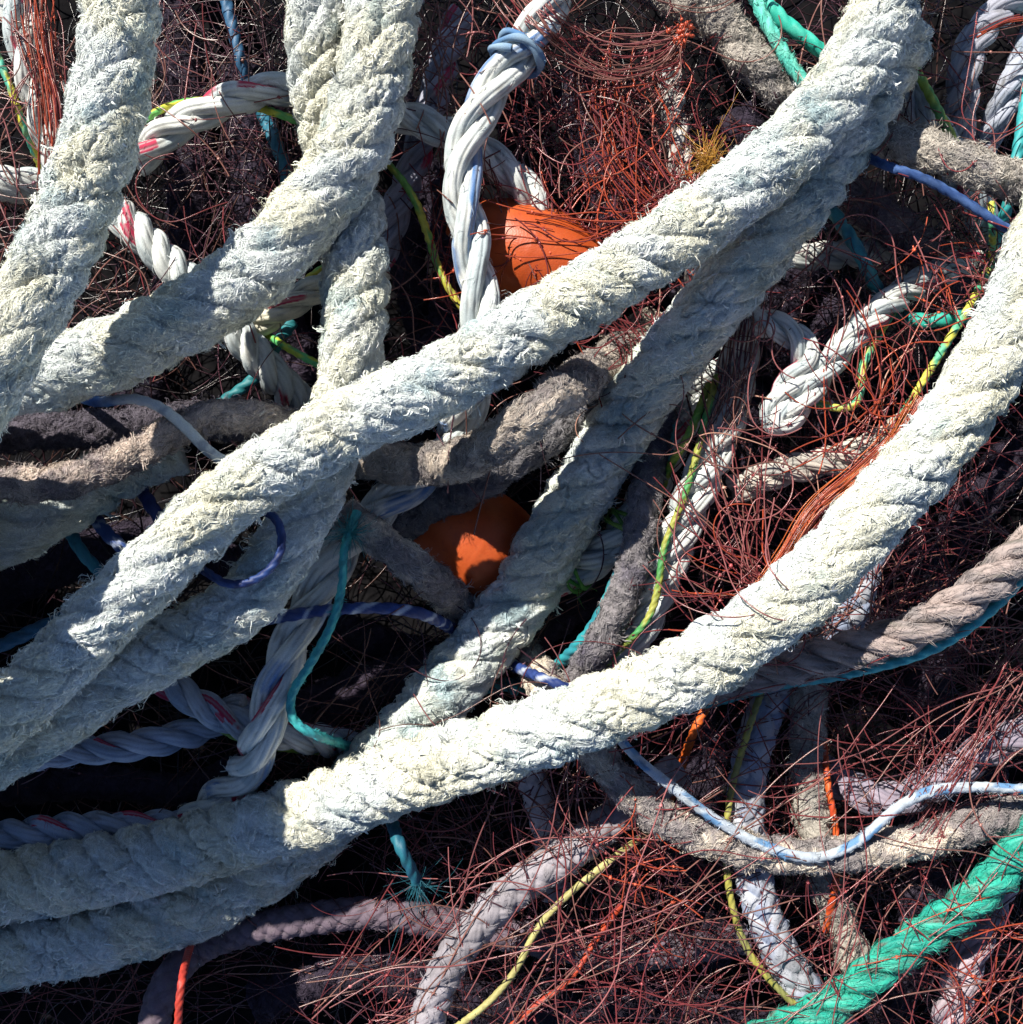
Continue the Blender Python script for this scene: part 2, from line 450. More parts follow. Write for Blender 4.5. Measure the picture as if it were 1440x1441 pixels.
def twine(name, q, R, seed, label, group=None, cols=((.5, .5, .1),), every=70, kind='twist', cat='twine', fuzz=.0, sharp=.25, mat=None, fade=None, frayed_end=0, fray=40, tuft_at=None, share=.5):
    """cols alternate along the length; fade: (colour, from 0..1, to 0..1)"""
    ds = 1.8
    P = fine(q, ds); n = len(P); m = 20
    Tn = frames(P); s = arclen(P)[:, None]; th = np.arange(m)[None, :] / m * 2 * PI
    S2 = np.broadcast_to(s, (n, m)); T2 = np.broadcast_to(th, (n, m)) + 0 * S2
    sn = lambda size, sd, **kk: surf_noise(S2, T2, R, size, seed + sd, **kk)
    if kind == 'twist':
        d = .84 + .22 * np.abs(np.cos(1.5 * (T2 - S2 * 2 * PI / (R * 8.5))))
    else:
        h, fam = braid_height(S2, T2, R * 2.2, 3); d = .84 + .17 * h
    d = d + .07 * sn(max(12, R * 2), 2, octaves=2) + .03 * sn(4, 3, stretch=3)
    f = (1 - P[:, 2] / HC)[:, None]
    flat = .10 * vnoise(s / 90, s * 0, 0, seed + 3)
    G = skin(P, R, m, R * d * f * (1 + flat * np.cos(2 * th)), *Tn)
    c = np.broadcast_to(np.asarray(cols[0], np.float32), (n, m, 3))
    ws = S2 + 20 * vnoise(S2 / 80, S2 * 0, 0, seed + 4) + R * .9 * T2
    for i, cc in enumerate(cols[1:], 1):
        w = .5 + .5 * np.cos(2 * PI * (ws / every + i / len(cols)))
        e = share if i == len(cols) - 1 else .5
        c = mixc(c, np.array(cc), sstep(e - sharp, e + sharp, w))
    if fade is not None:
        x = S2 / s[-1]
        c = mixc(c, np.array(fade[0]), sstep(fade[1], fade[2], x + .05 * sn(20, 7)))
    c = mixc(c, np.asarray(cols[0]) * .45, sstep(.1, .6, sn(14, 8, octaves=3)) * .5)
    gb = Geo(); add_grid(gb, G, c)
    gf = Geo()
    if fuzz:
        fibres(gf, G, c, ds, R, int(n * ds * fuzz), 3, 7, 1.0, 2.0, 1.0, lambda a_, b_, r_: r_.normal(0, 1.2, len(a_)), .5, seed + 60, K=3)
    r = np.random.default_rng(seed + 9)
    def spray(C0, D0, cnt, L, spread, cc, wd=1.2, gravity=0.0):
        for _ in range(cnt):
            dd = D0 + r.normal(0, spread, 3); dd /= np.linalg.norm(dd)
            ln = L * r.uniform(.45, 1.35); K = 7
            cv = r.normal(0, .9, 3); t = np.linspace(0, 1, K + 1)[:, None]
            X = C0 + r.normal(0, R * .35, 3) + dd * ln * t + cv * ln * .5 * t * t + r.normal(0, .5, (K + 1, 3)) * t
            add_tube(gf, X, np.linspace(wd, wd * .45, K + 1) * .5, cc * r.uniform(.7, 1.2), 3)
    if frayed_end:
        C0 = P[-3]; D0 = P[-3] - P[-12]; D0 = D0 / np.linalg.norm(D0)
        spray(C0, D0, frayed_end, fray, .42, c[-1, 0]); spray(C0, D0, frayed_end // 12, fray * 2.6, .8, c[-1, 0], .9)
    if tuft_at is not None:
        i = int(tuft_at * (n - 1)); spray(P[i], np.array([0, 0, .25]), 130, 30, .75, c[i, 0], 1.3)
    if gf.n:
        o = empty_at(name, P); o.location = tuple(np.array(P[n // 2]) * S)
        gb.build('twisted_yarn', mat or M_POLY, o); gf.build('loose_fibres', mat or M_POLY, o, 'stuff')
    else:
        o = gb.build(name, mat or M_POLY)
    return tag(o, label, cat, group)

def add_tube(g, X, rad, col, sides=4):
    T = np.gradient(X, axis=0); T /= np.linalg.norm(T, axis=1)[:, None] + 1e-9
    ref = np.array([0.13, .21, .97]); N = ref - T * (T @ ref)[:, None]; N /= np.linalg.norm(N, axis=1)[:, None] + 1e-9
    B = np.cross(T, N); a = np.arange(sides) / sides * 2 * PI
    V = X[:, None] + (N[:, None] * np.cos(a)[None, :, None] + B[:, None] * np.sin(a)[None, :, None]) * np.asarray(rad)[:, None, None]
    g.add(V, np.asarray(col, np.float32) if np.ndim(col) == 1 else np.repeat(col, sides, 0), grid_quads(len(X), sides))
# ------------------------------------------------------------------ the ropes, from the top of the heap down
ROWS = []
def row(fn, name, pts, r, z, label, group=None, ext=380, droop=(190, 190), sig=None, **kw):
    if fn is not hawser: z = z - 40
    q = lay(pts, r, z, ext=ext, droop=droop, sig=sig)
    ROWS.append((fn, name, q, r, label, group, kw, 100 + 37 * len(ROWS)))
    return q
def ball(c, rx, rz):
    a = np.linspace(0, 2 * PI, 12, endpoint=False)
    HEAP.append(dict(p=np.array([c] + [[c[0] + .45 * rx * math.cos(t), c[1] + .3 * rx * math.sin(t), c[2] - 6] for t in a], float), r=rz))
GH = 'thick white frayed hawsers'; GC = 'chafed brown and grey ropes'; GL = 'white laid ropes with red tracer yarns'; GB = 'grey braided ropes'
GY = 'yellow and green flecked twines'; GT = 'teal twines'; GN = 'blue twines'; GO = 'orange twines'
H = 'frayed_hawser'; CR = 'chafed_rope'; LR = 'laid_rope'; BR = 'braided_rope'; TW = 'twine'

# unseen hawser bights, added beyond the frame to cast shade on the near corner
for lvl, (x1, y1, y2, lb_) in enumerate(((-150, 540, 640, 'uppermost bight of the pale hawsers piled higher beside the steep hawser'), (-140, 745, 846, 'middle bight of the pale hawsers piled higher beside the steep hawser'),
                       (-165, 640, 745, 'bight of pale hawser tucked under the uppermost and middle ones of the higher pile'), (-345, 935, 1040, 'lowest bight of the pale hawsers piled higher beside the steep hawser'),
                       (-330, 990, 1090, 'bight of pale hawser behind the lowest one of the higher pile'), (-300, 895, 985, 'bight of pale hawser deep under the lowest one of the higher pile'),
                       (-200, 846, 940, 'bight of pale hawser tucked under the middle and lowest ones of the higher pile'))):
    m_ = (y1 + y2) / 2
    row(hawser, H, [(-1000, y1 + 30, -60), (x1 - 390, y1 + 16), (x1 - 190, y1), (x1 - 62, y1 + 4), (x1, m_), (x1 - 62, y2 - 4), (x1 - 190, y2), (x1 - 390, y2 + 14), (-1000, y2 + 40, -60)], 54, 330, lb_, GH, stain=.5, dens=.3)
row(hawser, H, [(172, -8), (168, 50), (160, 110, 10), (138, 205, 20), (98, 315, 35), (48, 415, 80), (0, 500, 140), (-42, 568, 180), (-100, 645, 200), (-190, 725, 150), (-290, 780, 60)], 53, 150,
    'thick white frayed hawser steeply slanting beside the red marked rope under orange strands', GH, stain=.30)
row(hawser, H, [(1248, -8, -50), (1238, 30, -50), (1218, 70, -50), (1175, 135, -50), (1110, 208, -50), (1030, 278, -50), (930, 347, -45), (830, 412, -30), (740, 464, -12), (640, 526), (540, 573), (430, 630), (330, 695), (250, 768), (170, 845), (90, 925), (4, 1006), (-30, 1035)], 49, 95,
    'longest white frayed hawser, running diagonally across the whole heap between the orange floats', GH, stain=.2)
row(hawser, H, [(1475, 330), (1430, 440), (1375, 540), (1320, 622), (1250, 700), (1165, 796), (1060, 885, -5), (960, 947, -15), (850, 996, -35), (710, 1046, -80), (580, 1088, -150), (490, 1124, -205), (370, 1164, -265), (260, 1198, -300), (120, 1228, -320), (3, 1248, -330), (-30, 1252, -330)], 50, 60,
    'brightest white frayed hawser, sweeping in a wide curve past the orange net bundle', GH, stain=.18, tone=1.0)
row(hawser, H, [(540, -8), (536, 30), (526, 110), (497, 205), (440, 292), (370, 370, 15), (290, 428, 35), (200, 478, 65), (110, 513, 82), (50, 528, 88), (-10, 535, 88)], 51, 0,
    'white frayed hawser bent like an elbow, its end under the steep hawser', GH, stain=.28)
row(twine, TW, [(352, 718), (385, 722), (397, 752), (392, 786), (360, 816), (318, 822), (288, 802)], 6, 112, 'dark blue twine looped loosely around the shaded hawser', GN, cols=((.010, .022, .10), (.02, .05, .18)), cat='twine')
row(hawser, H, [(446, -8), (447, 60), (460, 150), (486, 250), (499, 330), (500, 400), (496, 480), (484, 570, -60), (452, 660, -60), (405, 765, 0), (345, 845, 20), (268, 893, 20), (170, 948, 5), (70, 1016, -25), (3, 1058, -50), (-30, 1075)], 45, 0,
    'white frayed hawser dropping vertically behind the elbow bend, then curving off in shade', GH, stain=.65)  # teal raised here to paint the blue cast of shade
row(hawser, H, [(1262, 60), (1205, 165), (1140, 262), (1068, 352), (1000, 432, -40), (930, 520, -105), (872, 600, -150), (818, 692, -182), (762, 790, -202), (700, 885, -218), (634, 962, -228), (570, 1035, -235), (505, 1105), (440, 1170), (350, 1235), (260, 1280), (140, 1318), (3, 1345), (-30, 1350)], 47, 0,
    'shaded bluish hawser leaning against the lower orange float and tucked under two others', GH, stain=.85)  # strong teal stands in for bluish sky shade on this hawser
# thin lines lying on top of the middle layer
row(twine, TW, [(846, 1010), (870, 1037), (900, 1070), (950, 1110), (1010, 1155), (1080, 1192), (1150, 1207), (1210, 1183), (1260, 1138), (1310, 1113), (1380, 1107), (1438, 1110), (1450, 1110)], 7.2, -22,
    'pale blue and white twine snaking over the tan rope near the green rope', GN, cols=((.46, .50, .56), (.12, .25, .44), (.47, .52, .57), (.42, .47, .54)), every=130, kind='braid', sharp=.12, mat='laid', fuzz=.18)
row(twine, TW, [(92, 540, -150), (110, 556, -100), (132, 566, -40), (156, 564), (190, 560), (230, 575), (265, 605), (295, 636), (330, 655, -20), (370, 665, -50)], 7.5, 78,
    'blue twine fading to white, arching over the tip of the short tan rope', GN, cols=((.03, .10, .34), (.05, .16, .42)), every=90, fade=((.52, .57, .58), .38, .62), kind='braid', mat='laid')
row(twine, TW, [(1180, 192), (1200, 206), (1240, 230), (1300, 250), (1360, 284), (1422, 324), (1470, 345)], 6.5, 30,
    'straight blue twine turning white where it nears the curved bright hawser', GN, cols=((.025, .06, .18), (.05, .10, .25)), every=60, fade=((.5, .55, .6), .52, .66), mat='laid')
row(twine, TW, [(1062, -6), (1072, 18), (1092, 55), (1112, 88), (1132, 116), (1165, 150)], 8.5, -32, 'light green twine, the steeper and fuzzier of the crossing pair', GT, cols=((.10, .52, .42), (.16, .58, .46)), fuzz=.5)
row(twine, TW, [(1072, -6), (1086, 12), (1112, 38), (1140, 58), (1170, 82), (1200, 100)], 10.5, -58, 'thick green twine, the flatter and smoother of the crossing pair', GT, cols=((.03, .44, .33), (.06, .50, .38)))
row(twine, TW, [(496, 738, 40), (484, 772, 20), (482, 820), (468, 876), (436, 935), (408, 982), (412, 1014), (444, 1034), (492, 1050), (530, 1072)], 6.3, -50,
    'teal twine with a frayed tuft at its top, curling into a hook', GT, cols=((.05, .40, .40), (.04, .30, .34)), fuzz=.25, tuft_at=.06)
row(twine, TW, [(372, 872), (430, 862), (520, 855), (590, 862), (640, 886), (690, 918), (740, 944), (792, 966), (830, 985)], 8, -62,
    'navy twine with white flecks running nearly level beneath the lower float', GN, cols=((.03, .06, .22), (.02, .04, .16), (.38, .42, .52)), every=46, sharp=.08, share=.9)
row(twine, TW, [(1300, 1450), (1160, 1448)], 5, -360, 'short dark twine end under the green rope', GN, cols=((.05, .06, .1),))
ROWS.pop(); HEAP.pop()
row(laid, 'green_rope', [(1098, 1450), (1160, 1420), (1232, 1366), (1300, 1315), (1366, 1268), (1412, 1222), (1446, 1182)], 25, -45,
    'emerald green three strand rope with glossy frayed strands', None, base=(.03, .40, .29), tracer=None, mat='poly', pitch=140, fuzz=3.2, cat='rope', yarns=6, grime=.9, loose=1.08, rough=.8)
# middle layer
row(chafed, CR, [(-8, 679), (60, 682), (120, 669), (190, 636), (246, 606), (300, 586, -20), (370, 590, -40), (430, 606, -60)], 23, 66,
    'short sunlit tan rope under the arching blue and white twine', GC, base=(.60, .48, .41), dark=(.11, .09, .13), patch=-.18)
row(chafed, CR, [(520, 645, -60), (570, 652, -50), (640, 650, -10), (700, 622, 110), (760, 574, 185), (802, 544, 150), (836, 522, 50), (872, 498, -60), (905, 470, -120)], 29, -50,
    'knobbly tan rope with curly fibre ends, sunlit above the lower orange float', GC, base=(.50, .42, .35), dark=(.10, .09, .11), patch=-.15, sig=4)
row(chafed, CR, [(500, 735), (560, 778), (620, 826), (672, 874), (740, 926), (800, 1008), (840, 1062), (890, 1118), (940, 1156), (1040, 1192), (1150, 1204), (1270, 1188), (1360, 1164), (1444, 1136)], 24, -52,
    'long rope dark at one end and sunlit tan under the pale blue twine', GC, base=(.72, .61, .50), dark=(.10, .09, .13), patch=-.25)
row(laid, 'worn_laid_rope', [(1000, 960), (1060, 948), (1120, 934, 20), (1200, 914, 65), (1290, 886, 95), (1375, 832, 100), (1446, 772, 100)], 27, -55,
    'tan three strand rope lit by the sun with a teal twine along it', None, base=(.40, .32, .30), tracer=None, pitch=150, fuzz=2.4, grime=.9, loose=1.1, rough=1.0, mat='rope', yarns=7)
row(twine, TW, [(1010, 985), (1100, 962), (1200, 946, 50), (1310, 914, 85), (1390, 862, 90), (1446, 806, 90)], 8, -58, 'teal twine following the underside of the tan three strand rope', GT, cols=((.04, .34, .38), (.06, .42, .44)))
row(laid, LR, [(782, -8), (766, 20), (742, 62), (702, 112), (668, 170), (650, 232), (656, 302), (668, 370), (676, 430), (676, 500), (664, 556), (640, 610), (596, 668), (540, 710), (492, 762), (452, 822), (416, 890), (390, 960), (370, 1030), (344, 1090), (290, 1140)], 28, -5,
    'loose white three strand rope with a blue strand, hanging beside the upper orange float', GL, pitch=262, mark=240, blue=(.05, .16, .40), loose=1.05, fuzz=.25)
row(laid, LR, [(1352, 372, -150), (1308, 390, -80), (1262, 418, -20), (1215, 458), (1160, 520), (1122, 572), (1096, 602), (1088, 585), (1108, 545), (1138, 506), (1118, 470), (1070, 452), (1030, 440)], 21, -60,
    'white rope folded back on itself in a tight sunlit loop', GL, pitch=150, mark=150, fuzz=.3)
row(chafed, CR, [(948, -8), (1005, 18), (1048, 70), (1092, 116), (1150, 152), (1240, 190, 30), (1310, 212, 80), (1375, 236, 90), (1446, 262, 90)], 26, -62,
    'grey brown rope passing under the long hawser beside the two green twines', GC, base=(.46, .41, .36), dark=(.10, .09, .12))
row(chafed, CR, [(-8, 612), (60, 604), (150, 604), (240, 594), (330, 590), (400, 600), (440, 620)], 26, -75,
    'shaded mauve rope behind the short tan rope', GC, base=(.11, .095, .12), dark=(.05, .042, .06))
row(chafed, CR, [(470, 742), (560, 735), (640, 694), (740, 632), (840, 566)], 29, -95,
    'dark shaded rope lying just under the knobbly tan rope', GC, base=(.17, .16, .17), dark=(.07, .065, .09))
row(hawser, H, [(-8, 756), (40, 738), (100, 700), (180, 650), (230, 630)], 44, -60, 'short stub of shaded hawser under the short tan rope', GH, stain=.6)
row(laid, LR, [(204, 214), (240, 182), (300, 150), (360, 130), (432, 123), (500, 138), (570, 164), (640, 190), (700, 228), (742, 268), (764, 320)], 24, -62,
    'white rope arching between two hawsers under a yellow green twine', GL, pitch=190, mark=120, fuzz=.3)
row(twine, TW, [(198, 172), (222, 155), (262, 143), (310, 140), (372, 153), (436, 176), (480, 190)], 5.5, -38, 'yellow green twine lying over the arching white rope', GY, cols=((.55, .52, .05), (.12, .42, .10)), every=80)
row(laid, LR, [(18, -8), (32, 46), (48, 112), (68, 180), (88, 240)], 26, -60, 'white rope with red marks under orange net strands beside the steep hawser', GL, pitch=200, mark=120, fuzz=.3)
row(laid, LR, [(-8, 258), (60, 262), (125, 276), (180, 312), (240, 372), (310, 440), (368, 508), (428, 572), (480, 622)], 25, -70,
    'white rope crossing under the elbow bent hawser, its yarns tightly laid', GL, pitch=112, mark=150, yarns=7, fuzz=.3)
row(laid, LR, [(338, 470), (400, 432), (462, 398), (520, 380)], 21, -92, 'cream rope with a yellow green twine under the elbow bend', GL, base=(.62, .58, .46), pitch=150, fuzz=.3)
row(twine, TW, [(345, 446), (400, 418), (452, 378), (500, 350)], 5.5, -72, 'yellow twine along the cream rope under the elbow bend', GY, cols=((.58, .52, .05), (.2, .45, .1)), every=90)
row(twine, TW, [(352, 448), (376, 470), (410, 492), (452, 514), (500, 530)], 5.5, -75, 'lime twine crossing the tightly laid white rope', GY, cols=((.42, .50, .05), (.10, .42, .14)), every=70)
row(twine, TW, [(530, 216), (556, 240), (584, 280), (602, 330), (622, 388), (650, 432), (690, 470)], 5.5, -58, 'olive green twine hanging beside the loose white rope', GY, cols=((.13, .30, .06), (.45, .40, .05)), every=120)
row(twine, TW, [(-6, 72), (14, 120), (30, 168), (46, 208), (60, 240)], 5.5, -58, 'yellow twine beside the red marked rope', GY, cols=((.58, .54, .06), (.06, .35, .25)), every=110)
row(twine, TW, [(1396, 306), (1398, 356), (1372, 418), (1334, 480), (1292, 548), (1262, 596)], 5.6, -60, 'yellow and green twine dropping to the orange net bundle', GY, cols=((.58, .55, .08), (.10, .42, .24)), every=75)
row(twine, TW, [(1152, 566), (1178, 575), (1204, 572), (1214, 548), (1212, 520), (1228, 486), (1250, 450)], 5.5, -58, 'yellow green twine curving out of the tight white loop', GY, cols=((.55, .55, .10), (.08, .38, .22)), every=60)
row(twine, TW, [(1278, 78), (1302, 120), (1326, 166), (1346, 206), (1360, 240)], 6.5, -66, 'dull green twine crossing the grey brown rope', GY, cols=((.25, .36, .06), (.10, .30, .10)), every=90)
row(twine, TW, [(1148, 262), (1176, 302), (1206, 348), (1228, 394), (1252, 432), (1290, 450), (1334, 448), (1380, 440)], 9.5, -72, 'glossy teal twine bending round at the bottom, near the tight white loop', GT, cols=((.02, .16, .22), (.03, .22, .26)), fade=((.03, .36, .28), .55, .75))
row(twine, TW, [(1436, 190), (1428, 240), (1418, 290), (1400, 340)], 8, -90, 'short teal twine beside the curved bright hawser', GT, cols=((.04, .34, .36),))
row(chafed, CR, [(942, 512), (922, 610), (906, 712), (892, 795), (862, 872), (824, 940), (780, 1010)], 22, -78,
    'dark speckled rope standing between the shaded hawser and the flecked twines', GC, base=(.22, .20, .21), dark=(.08, .07, .11), patch=.0)
row(twine, TW, [(1004, 548), (990, 600), (978, 650), (962, 702), (934, 772), (926, 830), (912, 872), (866, 920)], 4.8, -66, 'green and yellow twine lying along the shaded laid rope', GY, cols=((.14, .28, .05), (.06, .26, .08), (.32, .32, .06)), every=110)
row(twine, TW, [(990, 560), (966, 620), (944, 652), (934, 680)], 5.5, -70, 'short green twine between the two shaded laid ropes', GY, cols=((.16, .34, .05), (.3, .36, .06)), every=90)
row(twine, TW, [(938, 560), (942, 610), (936, 660), (925, 700)], 8, -74, 'deep teal twine beside the speckled dark rope', GT, cols=((.02, .24, .34),))
row(twine, TW, [(898, 752), (872, 806), (846, 862), (812, 910), (772, 945), (740, 962)], 8.5, -84, 'straight teal twine crossing in front of the green bound rope', GT, cols=((.03, .30, .34), (.03, .24, .30)))
row(laid, LR, [(1050, 400), (1042, 470), (1034, 540), (1010, 622), (976, 700), (942, 784), (904, 872), (864, 940), (830, 1000)], 29, -88,
    'shaded laid rope with red tracer under the green and yellow twine', GL, pitch=170, mark=170, fuzz=.25)
row(laid, LR, [(986, 530), (960, 586), (926, 664), (882, 744), (836, 788), (786, 812), (730, 838)], 27, -98,
    'shaded laid rope bound with small green cords', GL, pitch=170, mark=170, fuzz=.25)
ball((748, 360, -150), 95, 70)
ball((668, 768, -292), 84, 74)
row(laid, LR, [(1050, 682), (1110, 660), (1190, 644), (1250, 616), (1310, 576)], 22, -92, 'faded tan laid rope half covered by the orange net bundle', GL, base=(.55, .48, .42), pitch=150, fuzz=.4)
row(laid, LR, [(1240, 70), (1266, 112), (1296, 160), (1334, 208), (1362, 266), (1392, 330), (1410, 400)], 24, -96, 'blue tinted laid rope under the dull green twine', GL, base=(.50, .54, .58), pitch=170, fuzz=.3)
row(twine, TW, [(1162, 1066), (1166, 1110), (1176, 1160), (1178, 1230), (1166, 1290)], 5, -84, 'orange twine standing against the speckled grey rope', GO, cols=((.60, .10, .02), (.5, .06, .02)))
row(chafed, CR, [(1140, 950), (1136, 1010), (1138, 1080), (1142, 1150), (1160, 1236), (1184, 1300), (1206, 1352)], 23, -92,
    'speckled grey rope ending in a frayed tip near the green rope', GC, base=(.42, .38, .33), dark=(.10, .09, .10), patch=.0)
row(twine, TW, [(1072, 972), (1046, 1050), (1028, 1120), (1022, 1190), (1028, 1262), (1052, 1336), (1100, 1396), (1150, 1440)], 5, -84, 'yellow twine edging the pale braided rope', GY, cols=((.36, .33, .07), (.24, .24, .08)), every=120)
row(braided, BR, [(1214, 800), (1192, 872), (1140, 926), (1090, 976), (1064, 1040), (1050, 1120), (1056, 1204), (1076, 1290), (1116, 1370), (1170, 1436), (1200, 1470)], 27, -92,
    'pale braided rope with a yellow twine, passing under the tan rope to the green one', GB, base=(.44, .45, .50), alt=(.20, .25, .38))
row(braided, BR, [(598, 1450), (618, 1384), (660, 1316), (732, 1246), (800, 1202), (852, 1160), (896, 1124), (942, 1092)], 26, -100,
    'grey braided rope under pink net strands, lit on its upper end', GB, base=(.33, .30, .33))
row(twine, TW, [(636, 1450), (686, 1412), (728, 1362), (756, 1306), (792, 1266), (862, 1208), (900, 1180)], 5, -88, 'pale yellow twine beside the grey braided rope', GY, cols=((.46, .41, .16), (.36, .32, .12)), every=150, kind='braid')
row(twine, TW, [(690, 1470), (748, 1420), (804, 1376), (840, 1320), (862, 1290)], 4.6, -110, 'orange red twine slanting up from the pale yellow one', GO, cols=((.50, .06, .02), (.4, .05, .03)))
row(twine, TW, [(948, 1110), (962, 1070), (978, 1026), (1000, 985)], 6, -80, 'short bright orange twine under the curved bright hawser', GO, cols=((.62, .12, .02),))
row(twine, TW, [(250, 1450), (254, 1392), (266, 1336), (280, 1300)], 5.2, -70, 'red twine standing below the lowest hawser', GO, cols=((.50, .05, .03), (.4, .04, .03)))
row(twine, TW, [(536, 1112), (548, 1142), (562, 1188), (578, 1222)], 8.5, -60, 'blue green twine ending in a splayed brush of fibres', GT, ext=40, cols=((.02, .14, .19), (.015, .10, .16)), frayed_end=130, fray=34)
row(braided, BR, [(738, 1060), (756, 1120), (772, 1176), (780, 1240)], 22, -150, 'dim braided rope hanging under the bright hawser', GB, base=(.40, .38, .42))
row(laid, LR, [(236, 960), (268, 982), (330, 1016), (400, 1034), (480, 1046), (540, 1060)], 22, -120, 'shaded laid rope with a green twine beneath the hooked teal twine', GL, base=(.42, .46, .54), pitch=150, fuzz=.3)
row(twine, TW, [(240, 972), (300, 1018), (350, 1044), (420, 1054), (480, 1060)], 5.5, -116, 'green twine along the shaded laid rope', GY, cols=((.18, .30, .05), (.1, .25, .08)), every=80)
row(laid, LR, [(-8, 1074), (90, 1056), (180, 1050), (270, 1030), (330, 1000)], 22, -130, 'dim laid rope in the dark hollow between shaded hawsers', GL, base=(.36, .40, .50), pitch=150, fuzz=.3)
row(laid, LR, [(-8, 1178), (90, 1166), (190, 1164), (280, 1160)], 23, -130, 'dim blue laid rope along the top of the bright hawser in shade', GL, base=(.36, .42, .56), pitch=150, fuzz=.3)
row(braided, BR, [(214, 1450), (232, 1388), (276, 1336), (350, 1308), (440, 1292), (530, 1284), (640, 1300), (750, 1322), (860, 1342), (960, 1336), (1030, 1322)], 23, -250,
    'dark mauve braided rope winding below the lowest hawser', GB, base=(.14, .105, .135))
row(chafed, CR, [(1140, 225), (1200, 272), (1264, 322), (1316, 366), (1352, 408)], 27, -120, 'dark purple rope with a pinkish frayed end', GC, base=(.20, .16, .18), dark=(.08, .06, .09))
row(laid, LR, [(1080, 358), (1140, 360), (1206, 356), (1280, 346)], 20, -140, 'dim white rope lying level under thin net strands', GL, base=(.48, .47, .44), tracer=None, pitch=130, fuzz=.3)
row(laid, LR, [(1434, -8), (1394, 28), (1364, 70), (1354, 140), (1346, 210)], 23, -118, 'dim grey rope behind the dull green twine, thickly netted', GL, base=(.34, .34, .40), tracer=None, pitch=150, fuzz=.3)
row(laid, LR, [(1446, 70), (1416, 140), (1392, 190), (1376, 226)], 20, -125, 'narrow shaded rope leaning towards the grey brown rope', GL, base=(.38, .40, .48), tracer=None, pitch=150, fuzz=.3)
row(laid, LR, [(1400, 1260), (1370, 1330), (1348, 1390), (1334, 1450)], 25, -110, 'purplish laid rope beyond the green rope', GL, base=(.42, .34, .38), tracer=None, pitch=150, fuzz=.3)
row(laid, LR, [(1170, 1092), (1240, 1126), (1310, 1106), (1380, 1060), (1446, 1030)], 25, -120, 'dim mauve rope above the pale blue twine', GL, base=(.30, .25, .31), tracer=None, pitch=160, fuzz=.3)
row(laid, LR, [(944, 120), (952, 180), (962, 250), (972, 330), (980, 380)], 18, -100, 'slim white rope standing in the red net', GL, base=(.56, .50, .46), pitch=130, fuzz=.3)
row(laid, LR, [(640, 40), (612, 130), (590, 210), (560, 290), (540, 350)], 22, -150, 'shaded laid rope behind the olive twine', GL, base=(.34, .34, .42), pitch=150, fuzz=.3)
row(twine, TW, [(118, 700), (140, 738), (172, 770), (215, 800)], 9, -84, 'dark blue twine under the short tan rope', GN, cols=((.03, .07, .24), (.3, .35, .5)), every=40, sharp=.08, share=.88)
row(twine, TW, [(190, 670), (212, 710), (236, 745)], 9, -120, 'navy twine in the shade between tan rope and long hawser', GN, cols=((.03, .05, .20),))
row(twine, TW, [(88, 728), (112, 772), (142, 806), (180, 830)], 8.5, -100, 'teal twine beside the hawser stub', GT, cols=((.03, .20, .28),))
row(twine, TW, [(316, -8), (328, 40), (340, 90), (352, 130)], 8, -150, 'dim blue twine in the dark gap between hawsers', GN, cols=((.03, .10, .20),))
row(twine, TW, [(366, 150), (384, 190), (402, 240), (410, 300)], 9, -140, 'dim teal twine in the dark gap under the arching rope', GT, cols=((.02, .12, .18),))
row(twine, TW, [(400, 470), (360, 530), (320, 560), (290, 580)], 8, -140, 'dim teal twine under the elbow bent hawser', GT, cols=((.02, .16, .18),))
row(twine, TW, [(640, 975), (700, 965), (760, 958), (810, 950)], 9, -110, 'teal twine peeping out above the bright hawser', GT, cols=((.02, .18, .22),))
row(twine, TW, [(-8, 912), (40, 890), (90, 868), (130, 850)], 9, -110, 'dim blue twine above the long hawser in shade', GN, cols=((.02, .10, .20),))
# the dark bottom layers that show only in gaps
GD = 'dark ropes at the bottom of the heap'
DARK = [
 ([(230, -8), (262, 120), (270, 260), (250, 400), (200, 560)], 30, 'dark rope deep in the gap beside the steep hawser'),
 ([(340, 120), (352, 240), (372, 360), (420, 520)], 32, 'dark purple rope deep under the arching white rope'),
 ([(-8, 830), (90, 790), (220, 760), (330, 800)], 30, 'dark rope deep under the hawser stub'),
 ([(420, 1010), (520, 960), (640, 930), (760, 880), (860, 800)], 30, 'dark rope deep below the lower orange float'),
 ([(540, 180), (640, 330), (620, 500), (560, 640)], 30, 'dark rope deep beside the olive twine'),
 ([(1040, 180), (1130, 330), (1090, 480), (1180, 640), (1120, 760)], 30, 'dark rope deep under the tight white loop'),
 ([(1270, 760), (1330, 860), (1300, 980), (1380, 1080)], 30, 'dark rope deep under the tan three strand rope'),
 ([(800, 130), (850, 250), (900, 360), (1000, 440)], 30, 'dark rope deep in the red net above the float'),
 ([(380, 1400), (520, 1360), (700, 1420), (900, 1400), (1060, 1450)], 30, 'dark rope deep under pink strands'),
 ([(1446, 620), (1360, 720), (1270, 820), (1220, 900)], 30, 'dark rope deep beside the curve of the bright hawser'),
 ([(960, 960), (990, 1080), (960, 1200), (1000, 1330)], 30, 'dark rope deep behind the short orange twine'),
 ([(1250, 1150), (1300, 1240), (1280, 1340), (1230, 1450)], 30, 'dark rope deep behind the green rope'),
]
